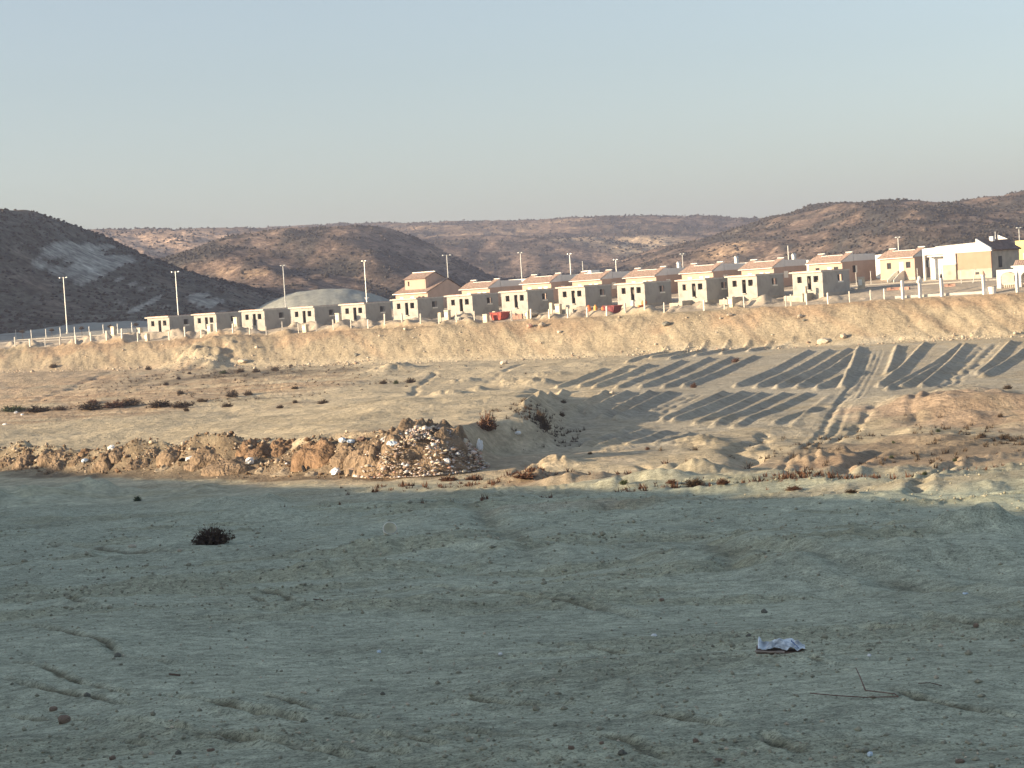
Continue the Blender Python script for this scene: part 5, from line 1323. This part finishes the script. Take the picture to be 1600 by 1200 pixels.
# the rubble mound
p = hit(655, 742); sc_ = p.y / FPX
big = heap_mesh('rubble_mound', 87, 'dirt', 30, .22, .75)
RMX, RMY, RMZ, RA, RB, RH = p.x, p.y + 2.4, p.z - .1, 3.7, 3.2, 2.6
r = empty('rubble_mound', (RMX, RMY, RMZ), 0)
o = inst('mound', big, (0, 0, 0), 0, (RA, RB, RH)); o.parent = r
for dx_, dy_, a_, h_ in ((-2.6, -.3, 1.7, 1.7), (2.2, .5, 1.7, 1.6), (-.8, -1.2, 1.5, 1.7), (.9, .8, 2.4, 2.75)):
    o = inst('mound_lobe', heap_mesh('mound_lobe', int(90 + 7 * dx_), 'dirt', 16, .12, .8), (dx_, dy_, 0), dx_, (a_, a_, h_)); o.parent = r
rr_ = np.random.default_rng(71); n = 9000
aa = rr_.uniform(0, 6.28, n); ra = np.sqrt(rr_.random(n)) * 1.05
lx = np.cos(aa) * ra * RA * 1.05; ly = np.sin(aa) * ra * RB; hz_ = np.clip(1 - ra ** 2.1, 0, 1) ** .75 * RH
keep = fbm(lx / 1.2, ly / 1.2, 3, 511) * 1.6 + .05 > rr_.uniform(-.4, .4, n)
sz = np.clip(rr_.lognormal(-2.75, .55, n), .025, .3)
pts = np.stack([lx, ly, hz_ + sz * .3 + .08, sz], -1)[keep]; nn = len(pts)
for a, b, m_, nm in ((0, .42, 'rubble', 'debris'), (.42, .68, 'stone_pale', 'debris'), (.68, .86, 'stone_rust', 'debris'), (.86, .92, 'brick', 'debris'), (.92, 1, 'plastic_white', 'debris')):
    q = pts[int(a * nn):int(b * nn)]
    o = scatter_stuff(nm, q, m_, seed=int(a * 100) + 3, aspect=(.25, .8)); o.parent = r
tag(r, 'large rubble mound of broken masonry and rubbish beside the earth heaps', 'rubble')

# ------------------------------------------------------------------ rubbish
def bag_mesh(name, seed, mat, flat=.7):
    import bmesh
    bm = bmesh.new(); bmesh.ops.create_icosphere(bm, subdivisions=3, radius=1)
    for v in bm.verts:
        c = v.co.copy(); k = float(fbm(np.array([c.x * 2 + seed]), np.array([c.y * 2 + c.z * 2]), 3, seed)[0])
        v.co = c * (1 + k * .7); v.co.z *= flat
    me = bpy.data.meshes.new(name); bm.to_mesh(me); bm.free(); me.materials.append(MATS[mat]); return me
BG = {m_: [bag_mesh('plastic_bag', 60 + k + j * 5, m_) for k in range(2)] for j, m_ in enumerate(('plastic_white', 'plastic_blue', 'plastic_black', 'cardboard'))}
BAGK = .8
BAGS = [(175, 704, 8, 6, 'plastic_white', 'white plastic sheet bundle in the rear heap line', 'sheet'), (133, 724, 7, 4, 'plastic_blue', 'pale blue bag between front heaps', 'bag'), (302, 721, 13, 6, 'plastic_white', 'white bag lying on a low heap', 'bag'), (284, 721, 7, 4, 'plastic_black', 'black bag left of the white one on the low heap', 'bag'),
 (391, 727, 8, 8, 'plastic_white', 'white crumpled sheet at the right end of the scraps', 'sheet'), (363, 728, 6, 4, 'plastic_blue', 'bluish scrap among the low heap', 'bag'), (345, 729, 4, 3, 'plastic_white', 'small white scrap among the low heap', 'bag'), (525, 742, 11, 9, 'plastic_white', 'big white sack at the foot of the bank', 'sack'), (475, 737, 4, 8, 'plastic_black', 'dark standing object at the foot of the bank', 'bag'),
 (448, 726, 3, 2, 'plastic_white', 'tiny white scrap on the bank face', 'bag'), (535, 692, 8, 6, 'plastic_white', 'white plastic on top of the bank left of the rubble', 'bag'), (548, 693, 8, 4, 'plastic_blue', 'bluish plastic on top of the bank', 'bag'), (565, 690, 9, 6, 'cardboard', 'grey-brown crumpled sack on top of the bank', 'sack'), (600, 690, 8, 5, 'plastic_white', 'white bundle at the top left of the rubble', 'bag'),
 (613, 697, 10, 7, 'plastic_blue', 'pale blue bag on the upper rubble', 'bag'), (750, 704, 7, 14, 'plastic_white', 'long white sheet hanging on the right of the rubble', 'sheet'), (700, 732, 6, 6, 'plastic_white', 'white sack low on the right of the rubble', 'sack'), (25, 646, 4, 3, 'plastic_white', 'white scrap in the hedge line at far left', 'bag'), (35, 649, 3, 2, 'plastic_white', 'second white scrap below the hedge line at far left', 'bag'), (8, 664, 5, 2, 'plastic_white', 'pale scrap on the bare field at the left edge', 'bag'), (810, 680, 6, 4, 'plastic_white', 'white scrap on the shaded slope right of the rubble', 'bag'),
 (1022, 994, 7, 4, 'plastic_white', 'white paper scrap left of the crumpled paper', 'paper scrap'), (1358, 1026, 5, 4, 'plastic_white', 'white paper scrap right of the crumpled paper', 'paper scrap'), (592, 1020, 6, 4, 'plastic_blue', 'pale scrap on the ground left of centre', 'paper scrap'), (782, 1024, 6, 4, 'plastic_white', 'white scrap on the ground at the centre', 'paper scrap'), (1360, 1182, 8, 7, 'plastic_blue', 'pale bluish scrap near the bottom right', 'paper scrap'), (1508, 929, 8, 3, 'plastic_blue', 'pale flat scrap on the right of the shaded ground', 'paper scrap')]
for i, (px, py, hw, hh_, m_, lab, cat) in enumerate(BAGS):
    p = hit(px, py)
    sc_ = p.y / FPX * (.75 if py > 800 else 1)
    dz = hh_ * sc_ * .6
    if 520 < px < 760 and py < 740:       # lies on the rubble or the heaps: lift on to their surface
        d_ = ray(px, py); d_ = d_ / d_.y; best = None
        for Yq in np.linspace(112, 124, 60):
            X = d_.x * Yq; q = math.hypot((X - RMX) / RA, (Yq - RMY) / RB)
            zt_ = RMZ + max(0, 1 - q ** 2.1) ** .75 * RH if q < 1 else gz(X, Yq)
            if d_.z * Yq <= zt_: best = (X, Yq, zt_); break
        if best: p = Vector(best)
    o = inst('plastic_bag' if cat != 'paper scrap' else 'paper_scrap', BG[m_][i % 2], (p.x, p.y, p.z + dz * .8), random.uniform(0, 6), (hw * sc_ * BAGK, hw * sc_ * .7, hh_ * sc_ * 1.0))
    tag(o, lab, cat, 'scattered rubbish')
# dark blocks on and by the rubble
for px, py, w_, h_, dx, lab in ((642, 678, .5, .42, 0, 'dark square block on the crest of the rubble'), (558, 742, .7, .36, 0, 'black crate at the foot of the rubble')):
    d_ = ray(px, py); Yq = 117.5 if py < 700 else hit(px, py).y
    p = at(px, py, Yq)
    r = empty('crate', p, .5)
    MB().box(-w_ / 2, w_ / 2, -w_ / 2, w_ / 2, -.12, h_).build('body', 'plastic_black', r)
    MB().box(-w_ / 2 - .03, w_ / 2 + .03, -w_ / 2 - .03, w_ / 2 + .03, h_ + .003, h_ + .05).build('rim', 'stone_rust', r)
    tag(r, lab, 'crate')

# white bucket lying on its side in the shade
p = hit(610, 836); sc_ = p.y / FPX; rb = .22
r = empty('bucket', (p.x, p.y, p.z + rb * .9), 0)
mb = MB(); prof = [(.17, .30), (.21, .02), (.225, 0), (.225, -.03), (.205, -.03)]
mb.lathe(prof, 20); mb.f.pop(); b1 = mb.build('shell', 'bucket', r, True)
mb = MB().lathe([(.20, -.028), (.165, .26)], 20); mb.f.pop(-2); b2 = mb.build('inside', 'bucket_in', r, True)
mb = MB(); mb.tube([(.22 * math.cos(a), .22 * math.sin(a), -.05 - .02 * math.sin(a)) for a in np.linspace(0, math.pi, 12)], .008, 6); b3 = mb.build('handle', 'metal_grey', r)
r.rotation_euler = (R(-125), 0, R(14))
tag(r, 'round pale bucket lying open on the shaded ground', 'bucket')

# crumpled paper on a piece of board
p = hit(1228, 1020); sc_ = p.y / FPX
r = empty('crumpled_paper', (p.x, p.y, p.z), R(-8))
def sheet(nx, ny, fx, thick=.006):
    mb = MB(); V = np.array([[fx(i / nx, j / ny) for i in range(nx + 1)] for j in range(ny + 1)])
    for dz in (0, -thick):
        b = len(mb.v)
        for j in range(ny + 1):
            for i in range(nx + 1): mb.v.append((V[j, i, 0], V[j, i, 1], V[j, i, 2] + dz))
        for j in range(ny):
            for i in range(nx):
                q = (b + j * (nx + 1) + i, b + j * (nx + 1) + i + 1, b + (j + 1) * (nx + 1) + i + 1, b + (j + 1) * (nx + 1) + i); mb.f.append(q if dz == 0 else q[::-1])
    nv = (nx + 1) * (ny + 1)
    edge = [i for i in range(nx + 1)] + [(j + 1) * (nx + 1) - 1 for j in range(1, ny + 1)] + [ny * (nx + 1) + i for i in range(nx - 1, -1, -1)] + [j * (nx + 1) for j in range(ny - 1, 0, -1)]
    for a, b in zip(edge, edge[1:] + edge[:1]): mb.f.append((a, a + nv, b + nv, b))
    return mb
def nzf(x, y, s): return float(fbm(np.array([x]), np.array([y]), 3, s)[0])
W_ = 92 * sc_
sheet(24, 8, lambda u, v: ((u - .5) * W_, (v - .5) * .26, .035 + .012 * nzf(u * 5, v * 4, 601) + .03 * (1 - u) * v - .035 * u), .012).build('board', 'cardboard', r)
sheet(14, 3, lambda u, v: ((u * .5 - .52) * W_, -.14 + v * .05, .055 - .02 * u + .006 * nzf(u * 6, v, 603)), .012).build('board_edge', 'cardboard_pale', r)
sheet(36, 12, lambda u, v: ((u * .80 - .47) * W_, (v - .35) * .24, .045 + .072 * math.sin(math.pi * min(1, max(0, u))) ** .8 * (.35 + .65 * v) + .05 * nzf(u * 7, v * 4, 607) + (.10 * math.exp(-((u - .03) / .05) ** 2) * v)), .004).build('paper', 'paper', r)
sheet(10, 4, lambda u, v: ((u * .13 + .10) * W_, (v - .5) * .07 - .06, .135 - .08 * u + .01 * nzf(u * 5, v * 5, 611)), .004).build('printed_patch', 'ink_blue', r)
tag(r, 'crumpled pale paper lying on a dark piece of board', 'paper')

# bent rusty rod
pts = [hit(*q) for q in ((1266, 1087), (1310, 1091), (1350, 1094), (1404, 1093), (1398, 1088), (1352, 1083))]
mb = MB().tube([v + Vector((0, 0, .02)) for v in pts], .0045, 6); o = mb.build('rod', 'rust_rod')
tag(o, 'bent thin rusty rod lying on the shaded ground', 'rod')
a, b = hit(1352, 1082), hit(1338, 1058)
o = MB().tube([a + Vector((0, 0, .02)), (a + b) / 2 + Vector((0, 0, .06)), b + Vector((0, 0, .08))], [.006, .005, .004], 6).build('stick', 'rust_rod'); tag(o, 'short dark stick slanting up behind the bent rod', 'stick')
a, b = hit(1435, 1071), hit(1472, 1075)
o = MB().tube([a + Vector((0, 0, .015)), (a + b) / 2 + Vector((0, 0, .03)), b + Vector((0, 0, .015))], .004, 6).build('stick', 'twig_dark'); tag(o, 'thin dark stick to the right of the bent rod', 'stick')
for px, py, l_, lab in ((497, 939, 14, 'short dark stick left of centre above the ruts'), (273, 1057, 16, 'short dark stick in the left ruts')):
    a, b = hit(px - l_ / 2, py - 1), hit(px + l_ / 2, py + 1)
    o = MB().tube([a + Vector((0, 0, .02)), b + Vector((0, 0, .02))], .012, 6).build('stick', 'twig_dark'); tag(o, lab, 'stick')

# ------------------------------------------------------------------ scrub on the hills
def clumps(name, n, rlo, rhi, seed, smin, smax, lab, thr=-.05, kx=.34, ylim=None):
    rr = np.random.default_rng(seed)
    Y = np.exp(rr.uniform(math.log(rlo), math.log(rhi), n)); X = rr.uniform(-kx, kx, n) * Y
    keep = (fbm(X / 38, Y / 60, 4, 221) * 0.9 + fbm(X / 9, Y / 14, 3, 223) * .8) > rr.uniform(thr - .3, thr + .2, n)
    _, t_ = st(X, Y); keep &= (t_ > 55) & (spoil_z(X, Y) < .02)
    X = X[keep]; Y = Y[keep]; n = len(X)
    Z = ground(X, Y); keep = Z > -5.5
    keep &= scree_mask(X, Y, Z) < .45
    X = X[keep]; Y = Y[keep]; Z = Z[keep]; n = len(X)
    sz_ = rr.uniform(smin, smax, n)
    o = scatter_stuff(name, np.stack([X, Y, Z + sz_ * .2, sz_], -1), 'scrub', seed=seed, aspect=(.5, .85)); o['label'] = lab; o['category'] = 'scrub'
clumps('scrub', 15000, 425, 700, 701, .3, .75, 'dark scrub over the near left hill', -.4)
clumps('scrub', 34000, 650, 1150, 703, .35, 1.0, 'dark scrub over the middle and right hills', -.1)
clumps('scrub', 24000, 1100, 1900, 705, .6, 1.5, 'dark scrub over the far hills', -.08)

# air: faint haze over the whole place
mb = MB(); mb.box(-2800, 2800, -2800, 2800, -14, 95)
hz_m = bpy.data.materials.new('haze'); hz_m.use_nodes = True; MATS['haze'] = hz_m
hn_ = hz_m.node_tree; hn_.nodes.remove(hn_.nodes['Principled BSDF'])
pv = hn_.nodes.new('ShaderNodeVolumePrincipled'); pv.inputs['Color'].default_value = (0.70, 0.75, 1.0, 1); pv.inputs['Density'].default_value = 0.00022
pv.inputs['Anisotropy'].default_value = 0.2
hn_.links.new(pv.outputs[0], hn_.nodes['Material Output'].inputs['Volume'])
o = mb.build('haze', 'haze'); o['kind'] = 'stuff'
